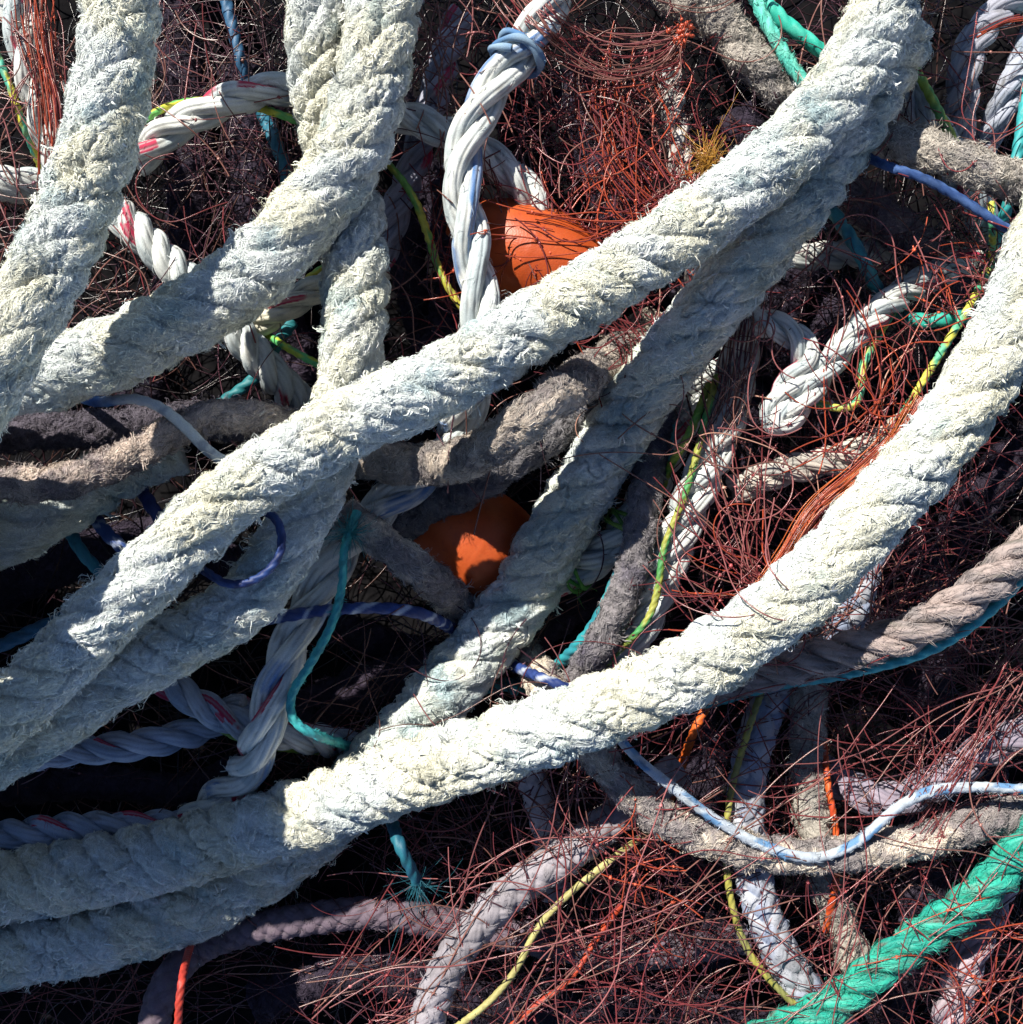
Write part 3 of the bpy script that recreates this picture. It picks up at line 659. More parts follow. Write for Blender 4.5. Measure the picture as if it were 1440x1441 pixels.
DARK += [
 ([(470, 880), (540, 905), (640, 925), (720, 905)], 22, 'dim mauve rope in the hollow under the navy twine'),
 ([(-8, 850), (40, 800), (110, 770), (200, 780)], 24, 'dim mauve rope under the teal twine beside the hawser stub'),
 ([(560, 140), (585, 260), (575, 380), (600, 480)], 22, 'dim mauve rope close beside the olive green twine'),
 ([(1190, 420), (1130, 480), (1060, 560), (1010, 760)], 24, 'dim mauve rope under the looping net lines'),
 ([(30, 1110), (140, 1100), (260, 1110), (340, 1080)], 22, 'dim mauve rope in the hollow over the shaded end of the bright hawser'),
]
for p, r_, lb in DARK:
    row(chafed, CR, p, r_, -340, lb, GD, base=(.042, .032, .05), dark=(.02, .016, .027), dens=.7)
# ------------------------------------------------------------------ build ropes
MATS = dict(poly=M_POLY, laid=M_LAID, rope=M_ROPE)
for fn, name, q, r, label, group, kw, seed in ROWS:
    if isinstance(kw.get('mat'), str): kw['mat'] = MATS[kw['mat']]
    fn(name, q, r, seed, label, group, **kw)
print('ropes', round(time.time() - T0, 1))

# cords bound round the shaded rope, and the lashing on the loose white one
def path_of(i): return ROWS[i][2]
def find_row(txt): return next(k for k, w in enumerate(ROWS) if w[4].startswith(txt))
def lashing(name, rowtxt, xy, turns, R, cols, label, width=16, tails=0, mat=None):
    w = ROWS[find_row(rowtxt)]; q = w[2]; R0 = w[3]
    i = int(((q[:, :2] - np.array(xy)) ** 2).sum(1).argmin()); i = min(max(i, 2), len(q) - 3)
    P = lens(q); C0 = P[i]; T = P[i + 2] - P[i - 2]; T /= np.linalg.norm(T)
    N = np.array([0, 0, 1.0]) - T * T[2]; N /= np.linalg.norm(N); B = np.cross(T, N)
    r = np.random.default_rng(len(label)); a = np.linspace(0, turns * 2 * PI, int(turns * 40))
    rad = (R0 * 1.06 + R * .8) * (1 - C0[2] / HC) * (1 + .04 * np.sin(a * 3.3)) + R * .7 * np.sin(a / turns * 1.7 + 1) ** 2
    off = width * np.sin(a * .5 / turns * 4.4 + .5) + 5 * np.sin(a * 1.7)
    X = C0 + T * off[:, None] + (N * np.cos(a)[:, None] + B * np.sin(a)[:, None]) * rad[:, None]
    g = Geo(); cc = np.array(cols[0]) + (np.array(cols[1]) - np.array(cols[0])) * (.5 + .5 * np.sin(a * 2.3))[:, None]
    add_tube(g, gsmooth(X, 2), R * (1 + .2 * np.sin(a * 5.1)), cc, 12)
    gf = Geo()
    for _ in range(tails):
        k = r.integers(0, len(X)); d = r.normal(0, 1, 3); d[2] = abs(d[2]); d /= np.linalg.norm(d)
        t = np.linspace(0, 1, 7)[:, None]; cv = r.normal(0, .6, 3)
        add_tube(gf, X[k] + (d * t + cv * t * t) * r.uniform(8, 22), np.linspace(.7, .3, 7), cc[k] * r.uniform(.7, 1.3), 3)
    if gf.n:
        o = empty_at(name, P); o.location = tuple(C0 * S); g.build('cord', mat or M_POLY, o); gf.build('loose_fibres', mat or M_POLY, o, 'stuff')
    else: o = g.build(name, mat or M_POLY)
    tag(o, label, 'lashing')
lashing('cord_lashing', 'loose white three strand', (728, 76), 2.6, 5.2, ((.07, .17, .34), (.24, .34, .44)), 'blue grey cord knotted round the loose white rope', tails=20, mat=M_LAID)
lashing('cord_lashing', 'shaded laid rope bound', (812, 802), 3.3, 3.2, ((.06, .28, .04), (.12, .36, .06)), 'small green cord bound tightly round the rope below the bluish hawser', width=9, tails=60)
lashing('cord_lashing', 'shaded laid rope bound', (884, 738), 3.3, 3.6, ((.08, .22, .04), (.2, .34, .06)), 'small dull green cord bound round the rope beside the speckled dark rope', width=9, tails=60)

# ------------------------------------------------------------------ orange floats
def float_mat():
    m = bpy.data.materials.new('orange_float'); m.use_nodes = True; nt = m.node_tree; b = nt.nodes['Principled BSDF']
    tc = nt.nodes.new('ShaderNodeTexCoord')
    def noise(sc, det):
        n = nt.nodes.new('ShaderNodeTexNoise'); n.inputs['Scale'].default_value = sc; n.inputs['Detail'].default_value = det
        nt.links.new(tc.outputs['Object'], n.inputs['Vector']); return n
    n1 = noise(26, 5); n2 = noise(130, 6); n3 = noise(500, 2)
    r1 = nt.nodes.new('ShaderNodeValToRGB'); e = r1.color_ramp.elements
    e[0].position = .35; e[0].color = (.42, .066, .013, 1); e[1].position = .7; e[1].color = (.55, .105, .026, 1)
    nt.links.new(n1.outputs['Fac'], r1.inputs['Fac'])
    r2 = nt.nodes.new('ShaderNodeValToRGB'); e = r2.color_ramp.elements
    e[0].position = .56; e[0].color = (0, 0, 0, 1); e[1].position = .74; e[1].color = (1, 1, 1, 1)
    nt.links.new(n2.outputs['Fac'], r2.inputs['Fac'])
    mx = nt.nodes.new('ShaderNodeMix'); mx.data_type = 'RGBA'
    mlt = nt.nodes.new('ShaderNodeMath'); mlt.operation = 'MULTIPLY'; mlt.inputs[1].default_value = .55
    nt.links.new(r2.outputs['Color'], mlt.inputs[0]); nt.links.new(mlt.outputs[0], mx.inputs['Factor'])
    nt.links.new(r1.outputs['Color'], mx.inputs['A']); mx.inputs['B'].default_value = (.30, .05, .02, 1)
    nt.links.new(mx.outputs['Result'], b.inputs['Base Color'])
    bp = nt.nodes.new('ShaderNodeBump'); bp.inputs['Strength'].default_value = .25; bp.inputs['Distance'].default_value = .001
    nt.links.new(n3.outputs['Fac'], bp.inputs['Height']); nt.links.new(bp.outputs['Normal'], b.inputs['Normal'])
    b.inputs['Roughness'].default_value = .42; b.inputs['Specular IOR Level'].default_value = .4
    b.inputs['Subsurface Weight'].default_value = .12; b.inputs['Subsurface Radius'].default_value = (.012, .004, .002); b.inputs['Subsurface Scale'].default_value = .3
    return m
M_ORANGE = float_mat()
def fishing_float(c, a, b, tilt, roll, label, seed):
    """egg-shaped net float with a moulded seam and an eye collar at each end"""
    C0 = lens(np.array(c, float)); fct = 1 - c[2] / HC; a *= fct; b *= fct
    o = empty_at('fishing_float', None); o.location = tuple(C0 * S)
    ax = np.array([math.cos(tilt) * math.cos(roll), -math.sin(tilt) * math.cos(roll), math.sin(roll)])
    n1 = np.cross([0, 0, 1.0], ax); n1 /= np.linalg.norm(n1); n2 = np.cross(ax, n1)
    n, m = 90, 96
    u = np.linspace(0.0, PI, n); x = -np.cos(u) * a
    rr = b * np.sin(u) ** .86
    seam = 1 + .007 * np.exp(-((x - a * .02) / 3.0) ** 2)
    th = np.arange(m) / m * 2 * PI
    X = C0 + ax * x[:, None, None] + (n1 * np.cos(th)[None, :, None] + n2 * np.sin(th)[None, :, None]) * (rr * seam)[:, None, None]
    dent = 1 + .003 * vnoise(np.broadcast_to(u[:, None] * 3, (n, m)), np.broadcast_to(th[None] / (2 * PI) * 6, (n, m)), 6, seed)
    X = C0 + (X - C0) * dent[..., None]
    g = Geo(); add_grid(g, X, np.full(X.shape, .5, np.float32)); g.build('float_body', M_ORANGE, o)
    for sg in (-1, 1):
        prof = np.array([(.90, .30), (1.04, .27), (1.10, .24), (1.10, .12), (1.0, .10), (.86, .10)]) * [a * sg, b]
        Y = C0 + ax * prof[:, 0][:, None, None] + (n1 * np.cos(th)[None, :, None] + n2 * np.sin(th)[None, :, None]) * prof[:, 1][:, None, None]
        g = Geo(); g.add(Y.reshape(-1, 3), np.array([.5, .5, .5]), grid_quads(len(prof), m)); g.build('eye_collar', M_ORANGE, o)
    tag(o, label, 'float', 'orange net floats')
fishing_float((752, 362, -150), 118, 72, math.radians(24), .1, 'sunlit orange float half covered by red net, beside the loose white rope', 1)
fishing_float((668, 768, -292), 104, 84, math.radians(30), -.1, 'shaded orange float with sun patches, leaning under the bluish hawser', 2)

# ------------------------------------------------------------------ height of the heap without the hawsers, for draping net over it
HG = 4; HM = 240; HN = (1440 + 2 * HM) // HG
TOP = np.full((HN, HN), GROUND)
for (fn, name, q, r, *_r) in ROWS:
    if fn is hawser: continue
    k = int(r / HG) + 1
    for x, y, z in resample(q, 4):
        ix, iy = int((x + HM) / HG), int((y + HM) / HG)
        for dx in range(-k, k + 1):
            for dy in range(-k, k + 1):
                d2 = (dx * dx + dy * dy) * HG * HG
                if d2 < r * r and 0 <= ix + dx < HN and 0 <= iy + dy < HN:
                    zz = z + math.sqrt(r * r - d2)
                    if zz > TOP[iy + dy, ix + dx]: TOP[iy + dy, ix + dx] = zz
for cx, cy, cz, a, b, tl in ((752, 362, -150, 112, 74, math.radians(24)), (668, 768, -292, 100, 84, math.radians(30))):
    for iy in range(HN):
        for ix in range(int((cx - 130 + HM) / HG), int((cx + 130 + HM) / HG)):
            dx, dy = ix * HG - HM - cx, iy * HG - HM - cy
            if abs(dy) > 130: continue
            u_ = dx * math.cos(tl) + dy * math.sin(tl); v_ = -dx * math.sin(tl) + dy * math.cos(tl)
            e = 1 - (u_ / a) ** 2 - (v_ / b) ** 2
            if e > 0: TOP[iy, ix] = max(TOP[iy, ix], cz + b * math.sqrt(e))
def top_at(x, y):
    ix = np.clip(((x + HM) / HG).astype(int), 0, HN - 1); iy = np.clip(((y + HM) / HG).astype(int), 0, HN - 1)
    return TOP[iy, ix]

# ------------------------------------------------------------------ red nylon net
RUST = np.array([.165, .033, .036]); BROWN = np.array([.19, .085, .070]); ORNG = np.array([.33, .056, .027]); PINK = np.array([.26, .09, .09]); MAUVE = np.array([.075, .030, .042])
WINE = np.array([.115, .024, .030])
KN = [np.array(v, float) for v in ((0, 1, 1.618), (0, -1, 1.618), (0, 1, -1.618), (0, -1, -1.618), (1, 1.618, 0), (-1, 1.618, 0), (1, -1.618, 0), (-1, -1.618, 0), (1.618, 0, 1), (-1.618, 0, 1), (1.618, 0, -1), (-1.618, 0, -1))]
KN = np.array(KN) / 1.9
KF = [(0, 1, 8), (0, 8, 4), (0, 4, 5), (0, 5, 9), (0, 9, 1), (1, 6, 8), (8, 6, 10), (8, 10, 4), (4, 10, 2), (4, 2, 5), (5, 2, 11), (5, 11, 9), (9, 11, 7), (9, 7, 1), (1, 7, 6), (3, 2, 10), (3, 10, 6), (3, 6, 7), (3, 7, 11), (3, 11, 2)]
class Net:
    def __init__(self, seed): self.g = Geo(); self.k = Geo(); self.r = np.random.default_rng(seed)
    def knot(self, P, sz, col):
        r = self.r
        V = P + (KN * r.uniform(.7, 1.3, (12, 1))) @ np.diag(r.uniform(.7, 1.4, 3)) * sz
        self.k.add(V, np.clip(col * r.uniform(1.0, 1.6), 0, .8), tris=KF)
        for _ in range(r.integers(1, 4)):
            d = r.normal(0, 1, 3); d /= np.linalg.norm(d)
            add_tube(self.k, P + d * np.linspace(0, sz * r.uniform(1.6, 3), 3)[:, None], np.array([.9, .8, .5]), np.clip(col * 1.3, 0, .8), 3)
    def strand(self, pts, z, rad, col, drape=True, knots=0.0, wob=2.0, ks=2.4):
        """pts (n,2) picture path, z number or (n,)"""
        r = self.r; q = resample(np.asarray(pts, float), 7.0); n = len(q); z = np.asarray(z, float) - 40 - 290 * float(sstep(760, 300, q[:, 0].mean()) * sstep(960, 1120, q[:, 1].mean()))
        zz = np.interp(np.linspace(0, 1, n), np.linspace(0, 1, len(z)), z) if np.ndim(z) else np.full(n, float(z))
        zz = zz + wob * 6 * vnoise(arclen(q) / 90, np.zeros(n) + r.uniform(0, 99), 0, int(r.integers(1e6)))
        if drape:
            t = top_at(q[:, 0], q[:, 1]) + rad + .5
            t = np.where(t > zz + 75, GROUND, t)       # far above: the strand passes below that rope
            for _ in range(3): zz = gsmooth(np.maximum(zz, t), 1.6)
            zz = np.maximum(zz, t - 1)
        P = lens(np.concatenate([q, zz[:, None]], 1))
        if n > 3:
            cc = col * r.uniform(.75, 1.3)
            add_tube(self.g, P, rad * (1 + .07 * r.normal(0, 1, n)), np.clip(cc, .01, .8), 4)
            for i in range(2, n - 2):
                if r.random() < knots * 7 / 80: self.knot(P[i], ks, np.clip(cc * 1.3, 0, .7))
    def wander(self, x, y, heading, length, curv=140, kink=.35, seg=(70, 190)):
        r = self.r; out = [(x, y)]; h = heading; left = length
        while left > 0:
            L = min(left, r.uniform(*seg)); k = r.normal(0, 1 / curv); k1 = r.normal(0, .6 / curv)
            for _ in range(max(2, int(L / 8))):
                h += k * 8; k += k1 * .12; x += math.cos(h) * 8; y += math.sin(h) * 8; out.append((x, y))
            h += r.normal(0, kink * (.25 if r.random() < .88 else 1.3)); left -= L
        q = np.array(out); return gsmooth(q, 1.6)
    def cloud(self, N, box, heading, hspread, length, z, rad, cols, knots=.3, curv=140, kink=.35, drape=.7, focus=None):
        r = self.r
        for _ in range(N):
            if focus is not None:
                x, y = r.normal(focus[0], focus[2]), r.normal(focus[1], focus[3])
            else: x, y = r.uniform(box[0], box[2]), r.uniform(box[1], box[3])
            L = length * r.uniform(.5, 1.5); h = heading + r.normal(0, hspread) + (PI if r.random() < .5 else 0)
            x -= math.cos(h) * L / 2; y -= math.sin(h) * L / 2
            self.strand(self.wander(x, y, h, L, curv, kink), r.uniform(*z), rad * r.uniform(.75, 1.2), cols[r.integers(len(cols))], r.random() < drape, knots)
    def bundle(self, guide, widths, N, z, rad, cols, knots=.1, power=1.0):
        """strands following a guide; widths = half width at start, middle, end"""
        r = self.r; gq = resample(catmull(guide, 8), 8); n = len(gq)
        T = np.gradient(gq, axis=0); T /= np.linalg.norm(T, axis=1)[:, None]; Nn = np.stack([-T[:, 1], T[:, 0]], -1)
        W = np.interp(np.linspace(0, 1, n), np.linspace(0, 1, len(widths)), widths)
        W = gsmooth(W, n / 14)
        for _ in range(N):
            o = r.normal(0, .6); a, b = sorted((r.uniform(-.1, .45), r.uniform(.55, 1.1)))
            i0, i1 = int(max(0, a) * n), int(min(1, b) * (n - 1)) + 1
            w = o + .55 * vnoise(np.arange(n) / (n / 3.2), np.zeros(n) + r.uniform(0, 99), 0, int(r.integers(1e6)))
            q = gq + Nn * (W * w)[:, None]
            if i1 - i0 > 5:
                self.strand(q[i0:i1], z + r.normal(0, 9), rad * r.uniform(.8, 1.15), cols[r.integers(len(cols))], True, knots)
    def done(self, label, group='tangles of red nylon net'):
        o = empty_at('fishing_net', None)
        v = np.concatenate(self.g.v); c = v.mean(0); c[2] = v[:, 2].min(); o.location = tuple(c * S)
        self.g.build('net_line', M_LINE, o, 'stuff')
        if self.k.n: self.k.build('net_knots', M_LINE, o, 'stuff')
        tag(o, label, 'fishing net', group)

R1 = 1.05
n = Net(1)      # drawn-up arcs at the top
for k in range(26):
    x0 = n.r.uniform(668, 800); y0 = -30; sag = n.r.uniform(30, 112); ex, ey = 962 + n.r.normal(0, 5), 42 + n.r.normal(0, 9)
    p = [(x0, y0), (x0 + (ex - x0) * .22, -30 + (sag + 30) * .62), (x0 + (ex - x0) * .55, sag), (x0 + (ex - x0) * .85, sag * .78 + 10), (ex, ey)]
    n.strand(catmull(p, 6), n.r.uniform(-55, -5), R1, [RUST, BROWN, BROWN, PINK * .8][n.r.integers(4)], True, .12)
for k in range(16):
    ex, ey = n.r.uniform(800, 960), n.r.uniform(90, 170); p = [(962 + n.r.normal(0, 5), 46), (958, 78 + n.r.normal(0, 6)), (930 + n.r.normal(0, 14), 104), (ex, ey)]
    n.strand(catmull(p, 6), n.r.uniform(-60, -10), R1, [RUST, ORNG, BROWN][n.r.integers(3)], True, .15)
for k in range(30): n.knot(lens(np.array([962 + n.r.normal(0, 7), 44 + n.r.normal(0, 10), n.r.uniform(-45, -5)])), 3.2, ORNG)
for k in range(8):
    n.strand(catmull([(860 + n.r.normal(0, 40), -20), (1000, n.r.uniform(-25, 20)), (1080, -40)], 6), -20, R1, BROWN, False)
n.done('rust red net drawn together into a knot above the red tangle')

n = Net(2)      # the red tangle over the upper float
n.cloud(70, (740, 90, 980, 360), 1.3, .7, 210, (-160, -30), R1, [RUST, MAUVE, BROWN, RUST * .7], .55, 90, .5)
n.cloud(50, None, 1.25, .5, 190, (-110, -25), R1, [RUST, ORNG, BROWN], .7, 80, .5, focus=(885, 250, 36, 70))
n.cloud(45, None, .15, .35, 180, (-80, -25), R1, [ORNG, RUST], .4, 90, .4, focus=(800, 335, 36, 14))
n.cloud(40, None, -.5, .4, 130, (-80, -30), R1, [ORNG, RUST], .5, 80, .4, focus=(960, 285, 28, 18))
n.bundle([(870, 60), (850, 140), (876, 210), (930, 280), (975, 320)], (26, 40, 22), 26, -50, R1, [RUST, ORNG], .3)
n.bundle([(640, 240), (655, 330), (640, 400), (690, 470)], (22, 16, 26), 14, -110, R1, [RUST, BROWN], .3)
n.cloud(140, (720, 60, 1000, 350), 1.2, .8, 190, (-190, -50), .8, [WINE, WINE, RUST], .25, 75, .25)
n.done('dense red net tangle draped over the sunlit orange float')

n = Net(3)      # beside the steep hawser, at the top
n.bundle([(46, -30), (58, 60), (72, 140), (84, 250)], (26, 16, 22), 46, -22, R1, [ORNG, RUST, RUST, BROWN], .35)
n.cloud(40, (-30, -10, 120, 280), 1.2, .7, 200, (-90, -15), R1, [RUST, BROWN, PINK * .8], .3, 100, .4)
n.cloud(46, (-30, 250, 110, 470), 1.3, .7, 200, (-140, -40), R1, [RUST, BROWN, MAUVE], .3, 100, .4)
n.cloud(22, (100, 260, 260, 460), 1.3, .6, 180, (-160, -60), R1, [RUST, BROWN, MAUVE], .2, 120, .4)
n.done('rusty net strands hanging over the red marked rope')

n = Net(4)      # dark gap between hawsers
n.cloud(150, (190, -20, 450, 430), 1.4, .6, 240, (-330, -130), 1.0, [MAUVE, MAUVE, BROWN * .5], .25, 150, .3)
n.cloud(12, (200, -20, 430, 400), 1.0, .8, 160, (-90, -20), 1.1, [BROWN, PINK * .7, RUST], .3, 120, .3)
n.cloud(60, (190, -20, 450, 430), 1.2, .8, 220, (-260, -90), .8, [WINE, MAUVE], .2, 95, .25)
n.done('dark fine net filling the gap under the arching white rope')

n = Net(5)      # between elbow hawser and long hawser
n.cloud(90, (545, 40, 700, 620), 1.4, .7, 220, (-220, -60), 1.1, [MAUVE, BROWN, RUST], .3, 130, .35)
n.cloud(22, (580, -10, 700, 150), .8, .6, 200, (-90, -25), 1.2, [BROWN, PINK * .7], .2, 150, .3)
n.done('dark net strands around the olive green twine')

n = Net(6)      # bundle along the curved hawser
n.bundle([(1300, 560), (1262, 622), (1216, 668), (1150, 722), (1108, 786), (1066, 838), (1010, 880)], (16, 15, 11, 12), 110, -22, .85, [ORNG, ORNG, RUST, np.array([.46, .11, .03])], .12)
n.cloud(30, None, -.6, .6, 150, (-70, -15), R1, [ORNG, RUST, RUST], .25, 90, .4, focus=(1240, 610, 46, 20))
n.cloud(22, None, -1.3, .3, 170, (-60, -10), R1, [RUST, ORNG], .2, 140, .3, focus=(1250, 560, 40, 45))
for k in range(24):
    x1, y1 = n.r.uniform(960, 1090), n.r.uniform(660, 850); i = n.r.uniform(0, 1)
    p = [(1100 + 60 * i + n.r.normal(0, 8), 800 - 66 * i + n.r.normal(0, 8)), (1050 + 40 * i + n.r.normal(0, 16), 838 - 30 * i), (x1, y1), (x1 - 40 + n.r.normal(0, 60), y1 - 90 + n.r.normal(0, 40))]
    n.strand(catmull(p, 6), n.r.uniform(-70, -10), R1, [RUST, BROWN, PINK][n.r.integers(3)], True, .3)
n.cloud(16, None, .1, .5, 130, (-60, -15), R1, [RUST, ORNG], .6, 80, .4, focus=(1040, 815, 38, 22))
for p in ([(905, 795), (960, 850), (1040, 868), (1120, 838), (1150, 790)], [(1010, 760), (1042, 838), (1110, 872), (1180, 800)], [(1090, 700), (1080, 790), (1130, 850), (1170, 900)], [(960, 690), (950, 770), (990, 845), (1060, 902)]):
    n.strand(catmull(p, 6), [40, 120, 150, 120, 60], R1, PINK, False, .2)
n.done('orange red net bunched along the edge of the curved bright hawser')

n = Net(7)      # long single lines in the hollow
n.cloud(44, (930, 420, 1300, 860), 1.2, .8, 300, (-90, -5), R1 * 1.05, [PINK * .9, BROWN, RUST, np.array([.38, .2, .15])], .25, 85, .22)
n.cloud(80, (930, 420, 1290, 900), 1.0, .9, 240, (-280, -120), 1.1, [MAUVE, MAUVE, BROWN], .2, 120, .3)
n.bundle([(1060, 400), (1045, 480), (1035, 560), (1010, 640)], (26, 24, 26), 26, -70, 1.0, [MAUVE, BROWN], .2)
n.cloud(110, (940, 400, 1300, 880), .9, .9, 200, (-240, -60), .8, [WINE, MAUVE, WINE], .2, 75, .25)
n.done('long thin net lines looping around the tight white loop')

n = Net(8)      # upper right
n.cloud(110, (1060, -10, 1450, 440), .9, .9, 260, (-230, -60), 1.1, [MAUVE, MAUVE, BROWN], .25, 130, .35)
n.cloud(36, (1140, 10, 1450, 420), .8, .9, 240, (-80, -20), 1.2, [BROWN, PINK * .8, RUST], .25, 110, .35)
n.cloud(30, None, .5, .6, 130, (-70, -30), R1, [PINK, RUST, ORNG], .5, 90, .4, focus=(1340, 390, 36, 34))
n.bundle([(1360, 60), (1410, 34), (1470, 26)], (6, 8, 14), 14, -50, R1, [ORNG, RUST], .2)
n.cloud(90, (1050, 0, 1460, 440), .9, .9, 220, (-230, -60), .8, [WINE, MAUVE, MAUVE], .2, 90, .25)
n.done('dark net over the shaded ropes beyond the long hawser')

n = Net(9)      # right, below the curved hawser
n.cloud(38, (1190, 620, 1450, 960), -.6, .6, 260, (-120, -10), R1, [RUST, BROWN, PINK * .8], .35, 170, .3)
n.cloud(50, (1160, 760, 1450, 980), -.5, .7, 220, (-220, -90), 1.1, [MAUVE, BROWN], .25, 140, .3)
n.cloud(110, (1180, 600, 1460, 980), -.6, .8, 220, (-230, -60), .8, [WINE, WINE, RUST * .7], .2, 85, .25)
n.done('wiry net strands under the tan three strand rope and around it')

n = Net(10)     # lower right
n.cloud(64, (880, 970, 1460, 1450), -.75, .5, 480, (-110, 0), R1, [RUST, RUST, BROWN, PINK * .7], .22, 230, .22)
n.cloud(120, (860, 980, 1460, 1460), -.6, .8, 300, (-250, -90), .95, [MAUVE, MAUVE, BROWN * .7, RUST * .6], .25, 140, .3)
n.bundle([(1470, 900), (1400, 1010), (1340, 1100), (1290, 1170)], (40, 34, 30), 22, -60, R1, [RUST, PINK * .8, RUST * .7], .15)
n.cloud(40, None, -.9, .5, 200, (-80, -20), R1, [ORNG, RUST, PINK], .3, 150, .3, focus=(1410, 1390, 40, 60))
n.cloud(20, None, .6, .6, 120, (-60, -20), R1, [ORNG, RUST], .6, 60, .5, focus=(900, 1205, 22, 18))
n.cloud(260, (870, 960, 1470, 1460), -.6, .9, 260, (-230, -50), .8, [WINE, WINE, RUST * .7, MAUVE], .2, 90, .25)
n.done('wine red net lines spread over the braided and green ropes')

n = Net(11)     # bottom middle
n.cloud(30, (600, 1130, 960, 1450), -.55, .5, 420, (-105, 5), R1 * 1.05, [PINK, RUST, PINK * .8, BROWN], .25, 260, .22)
n.cloud(14, (520, 1130, 960, 1450), .9, .4, 300, (-100, 0), R1, [PINK, RUST], .3, 200, .25)
n.cloud(100, (470, 1110, 960, 1460), .2, .9, 300, (-250, -110), .9, [MAUVE, MAUVE, BROWN * .6], .25, 140, .3)
n.cloud(16, None, 0, .7, 90, (-60, -20), R1, [PINK, RUST], .9, 60, .5, focus=(560, 1420, 30, 20))
n.cloud(130, (470, 1160, 960, 1460), -.3, .9, 250, (-230, -60), .8, [WINE, WINE, RUST * .7], .2, 95, .25)
n.done('pinkish net lines crossing over the grey braided rope')

n = Net(12)     # bottom, near the lowest hawser
n.cloud(26, (-20, 1290, 520, 1460), -.3, .7, 240, (-150, -30), R1, [RUST * .8, BROWN, MAUVE, PINK * .7], .3, 150, .3)
n.cloud(26, (-20, 1340, 420, 1470), .2, .8, 200, (-120, -30), 1.1, [MAUVE, RUST * .7], .25, 130, .3)
n.cloud(60, (-20, 1330, 520, 1460), -.2, .8, 220, (-200, -60), .8, [WINE, WINE, MAUVE], .2, 95, .25)
n.done('maroon net strands below the lowest hawser')

n = Net(13)     # hollows of the middle
n.cloud(60, (-10, 1010, 420, 1200), .1, .6, 260, (-180, -70), 1.0, [MAUVE, BROWN * .7], .15, 160, .3)
n.cloud(50, (480, 860, 780, 1040), .3, .8, 220, (-240, -110), 1.0, [MAUVE, BROWN * .7], .15, 140, .3)
n.cloud(34, (600, 1080, 900, 1220), 1.3, .6, 200, (-200, -70), 1.0, [MAUVE, BROWN], .2, 140, .3)
n.cloud(36, (850, 430, 930, 520), 1.0, .7, 110, (-120, -45), 1.2, [RUST, RUST * .7], .9, 60, .5)
n.done('dim net lines in the hollows between shaded hawsers')

# tuft of orange fibres standing by the long hawser
g = Geo(); r = np.random.default_rng(5); C0 = lens(np.array([996, 232, -52]))
for _ in range(150):
    d = r.normal(0, 1, 3) * [.7, .9, .5] + [0, .5, .2]; t = np.linspace(0, 1, 8)[:, None]; cv = r.normal(0, .9, 3)
    X = C0 + r.normal(0, 5, 3) * [1, 2, .6] + (d * t + cv * t * t) * r.uniform(8, 24) + r.normal(0, .7, (8, 3)) * t
    add_tube(g, X, np.linspace(.75, .4, 8), np.array([.50, .26, .05]) * r.uniform(.6, 1.3), 3)
tag(g.build('fibre_tuft', M_LINE), 'frayed tuft of ochre fibres beside the long hawser, near the slim white rope', 'fibre tuft')

# ------------------------------------------------------------------ bottom of the heap and the quay under it
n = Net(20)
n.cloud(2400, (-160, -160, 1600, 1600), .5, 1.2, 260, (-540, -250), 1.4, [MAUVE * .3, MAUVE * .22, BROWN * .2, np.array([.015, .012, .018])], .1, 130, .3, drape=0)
# unseen heap of old net, added to carry the shading bights beyond the frame
def added_mound(cx, cy, rx, ry, h):
    nu, nv = 40, 60; u = np.linspace(0, 1, nu)[:, None]; v = np.linspace(0, 2 * PI, nv, endpoint=False)[None, :]
    bump = 1 + .10 * vnoise(u * 5 + 0 * v, v / (2 * PI) * 9 + 0 * u, 9, 4) + .05 * vnoise(u * 14 + 0 * v, v / (2 * PI) * 22 + 0 * u, 22, 5)
    rr = np.sin(u * PI / 2) ** .6
    X = np.stack([cx + rx * rr * np.cos(v) * bump, -cy + ry * rr * np.sin(v) * bump, GROUND + h * np.cos(u * PI / 2) ** .5 * (.6 + .4 * bump) + 0 * v], -1)
    n.g.add(X.reshape(-1, 3), MAUVE * .25, grid_quads(nu, nv))
    N_ = n.r.integers(0, nu - 12, 500); M_ = n.r.integers(0, nv, 500)
    for i, j in zip(N_, M_):
        k = np.arange(12); p = X[np.clip(i + k, 0, nu - 1), (j + (k * n.r.normal(0, .5)).astype(int)) % nv] + [0, 0, 3]
        add_tube(n.g, gsmooth(p + n.r.normal(0, 6, p.shape), 1.2), np.full(12, 1.6), MAUVE * n.r.uniform(.3, 1.5), 3)
added_mound(-1540, 20, 430, 420, 800)
bed = n.g.build('net_bed', M_LINE); bed['kind'] = 'stuff'; bed['label'] = 'mass of old dark net under the ropes, with an added unseen heap'
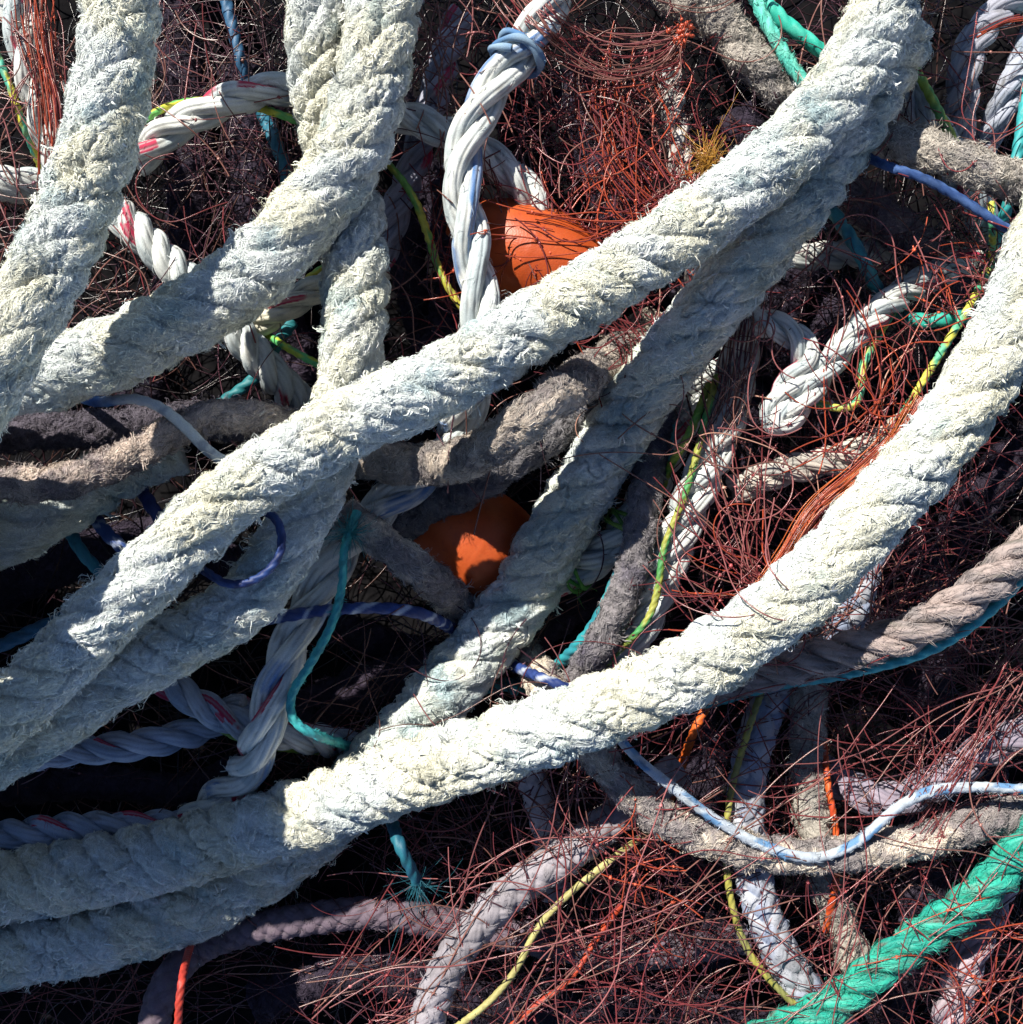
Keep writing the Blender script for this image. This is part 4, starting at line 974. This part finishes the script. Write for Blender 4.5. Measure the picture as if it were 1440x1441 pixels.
def ground():
    nx = 90; ext = 9000.0
    a = np.linspace(-1, 1, nx); a = np.sign(a) * np.abs(a) ** 2.2 * ext
    X, Y = np.meshgrid(a, a); Z = GROUND - 4 + 3 * vnoise(X / 220, Y / 220, 0, 3) - 3
    V = np.stack([X, Y, Z], -1).reshape(-1, 3); i = np.arange(nx - 1)
    b = (i[:, None] * nx + i[None, :]).ravel(); q = np.stack([b, b + 1, b + nx + 1, b + nx], -1)
    m = bpy.data.materials.new('wet_quay'); m.use_nodes = True; nt = m.node_tree; p = nt.nodes['Principled BSDF']
    tc = nt.nodes.new('ShaderNodeTexCoord'); no = nt.nodes.new('ShaderNodeTexNoise'); no.inputs['Scale'].default_value = 60; no.inputs['Detail'].default_value = 8
    nt.links.new(tc.outputs['Object'], no.inputs['Vector']); cr = nt.nodes.new('ShaderNodeValToRGB'); e = cr.color_ramp.elements
    e[0].position = .3; e[0].color = (.004, .004, .005, 1); e[1].position = .75; e[1].color = (.014, .013, .014, 1)
    nt.links.new(no.outputs['Fac'], cr.inputs['Fac']); nt.links.new(cr.outputs['Color'], p.inputs['Base Color']); p.inputs['Roughness'].default_value = 1; p.inputs['Specular IOR Level'].default_value = 0
    bp = nt.nodes.new('ShaderNodeBump'); bp.inputs['Strength'].default_value = .5; bp.inputs['Distance'].default_value = .004
    nt.links.new(no.outputs['Fac'], bp.inputs['Height']); nt.links.new(bp.outputs['Normal'], p.inputs['Normal'])
    g = Geo(); g.add(V, np.array([.02, .02, .02]), q); g.build('ground', m, None, 'structure')
ground()
print('nets', round(time.time() - T0, 1))

# ------------------------------------------------------------------ daylight and camera
SUN_X, SUN_Y, SUN_EL = -.62, .785, math.radians(42)
w = bpy.data.worlds.new('World'); SC.world = w; w.use_nodes = True; nt = w.node_tree
sky = nt.nodes.new('ShaderNodeTexSky'); sky.sky_type = 'NISHITA'; sky.sun_disc = False
sky.sun_elevation = SUN_EL; sky.air_density = .5; sky.dust_density = 0; sky.ozone_density = 1.5
sky.sun_rotation = math.atan2(SUN_X, SUN_Y)
nt.links.new(sky.outputs['Color'], nt.nodes['Background'].inputs['Color']); nt.nodes['Background'].inputs['Strength'].default_value = .085
L = bpy.data.lights.new('sun', 'SUN'); L.energy = 5.0; L.angle = math.radians(.53); L.color = (1, .96, .86)
lo = bpy.data.objects.new('sun', L); COL.objects.link(lo)
d = Vector((SUN_X * math.cos(SUN_EL), SUN_Y * math.cos(SUN_EL), math.sin(SUN_EL)))
lo.rotation_euler = d.to_track_quat('Z', 'Y').to_euler(); lo.location = d * 4
cam = bpy.data.cameras.new('camera'); co = bpy.data.objects.new('camera', cam); COL.objects.link(co)
co.location = (0, 0, HC * S); cam.sensor_fit = 'HORIZONTAL'; cam.angle = 2 * math.atan(720 / HC); cam.clip_start = .01; cam.clip_end = 200
SC.camera = co
vs = SC.view_settings; vs.view_transform = 'Standard'; vs.look = 'None'; vs.gamma = 1; vs.use_curve_mapping = False; vs.exposure = .74
SC.cycles.max_bounces = 6; SC.cycles.diffuse_bounces = 2; SC.cycles.glossy_bounces = 2; SC.cycles.transmission_bounces = 2
SC.cycles.use_denoising = True; SC.cycles.use_adaptive_sampling = True; SC.cycles.adaptive_threshold = .02
print('done', round(time.time() - T0, 1))
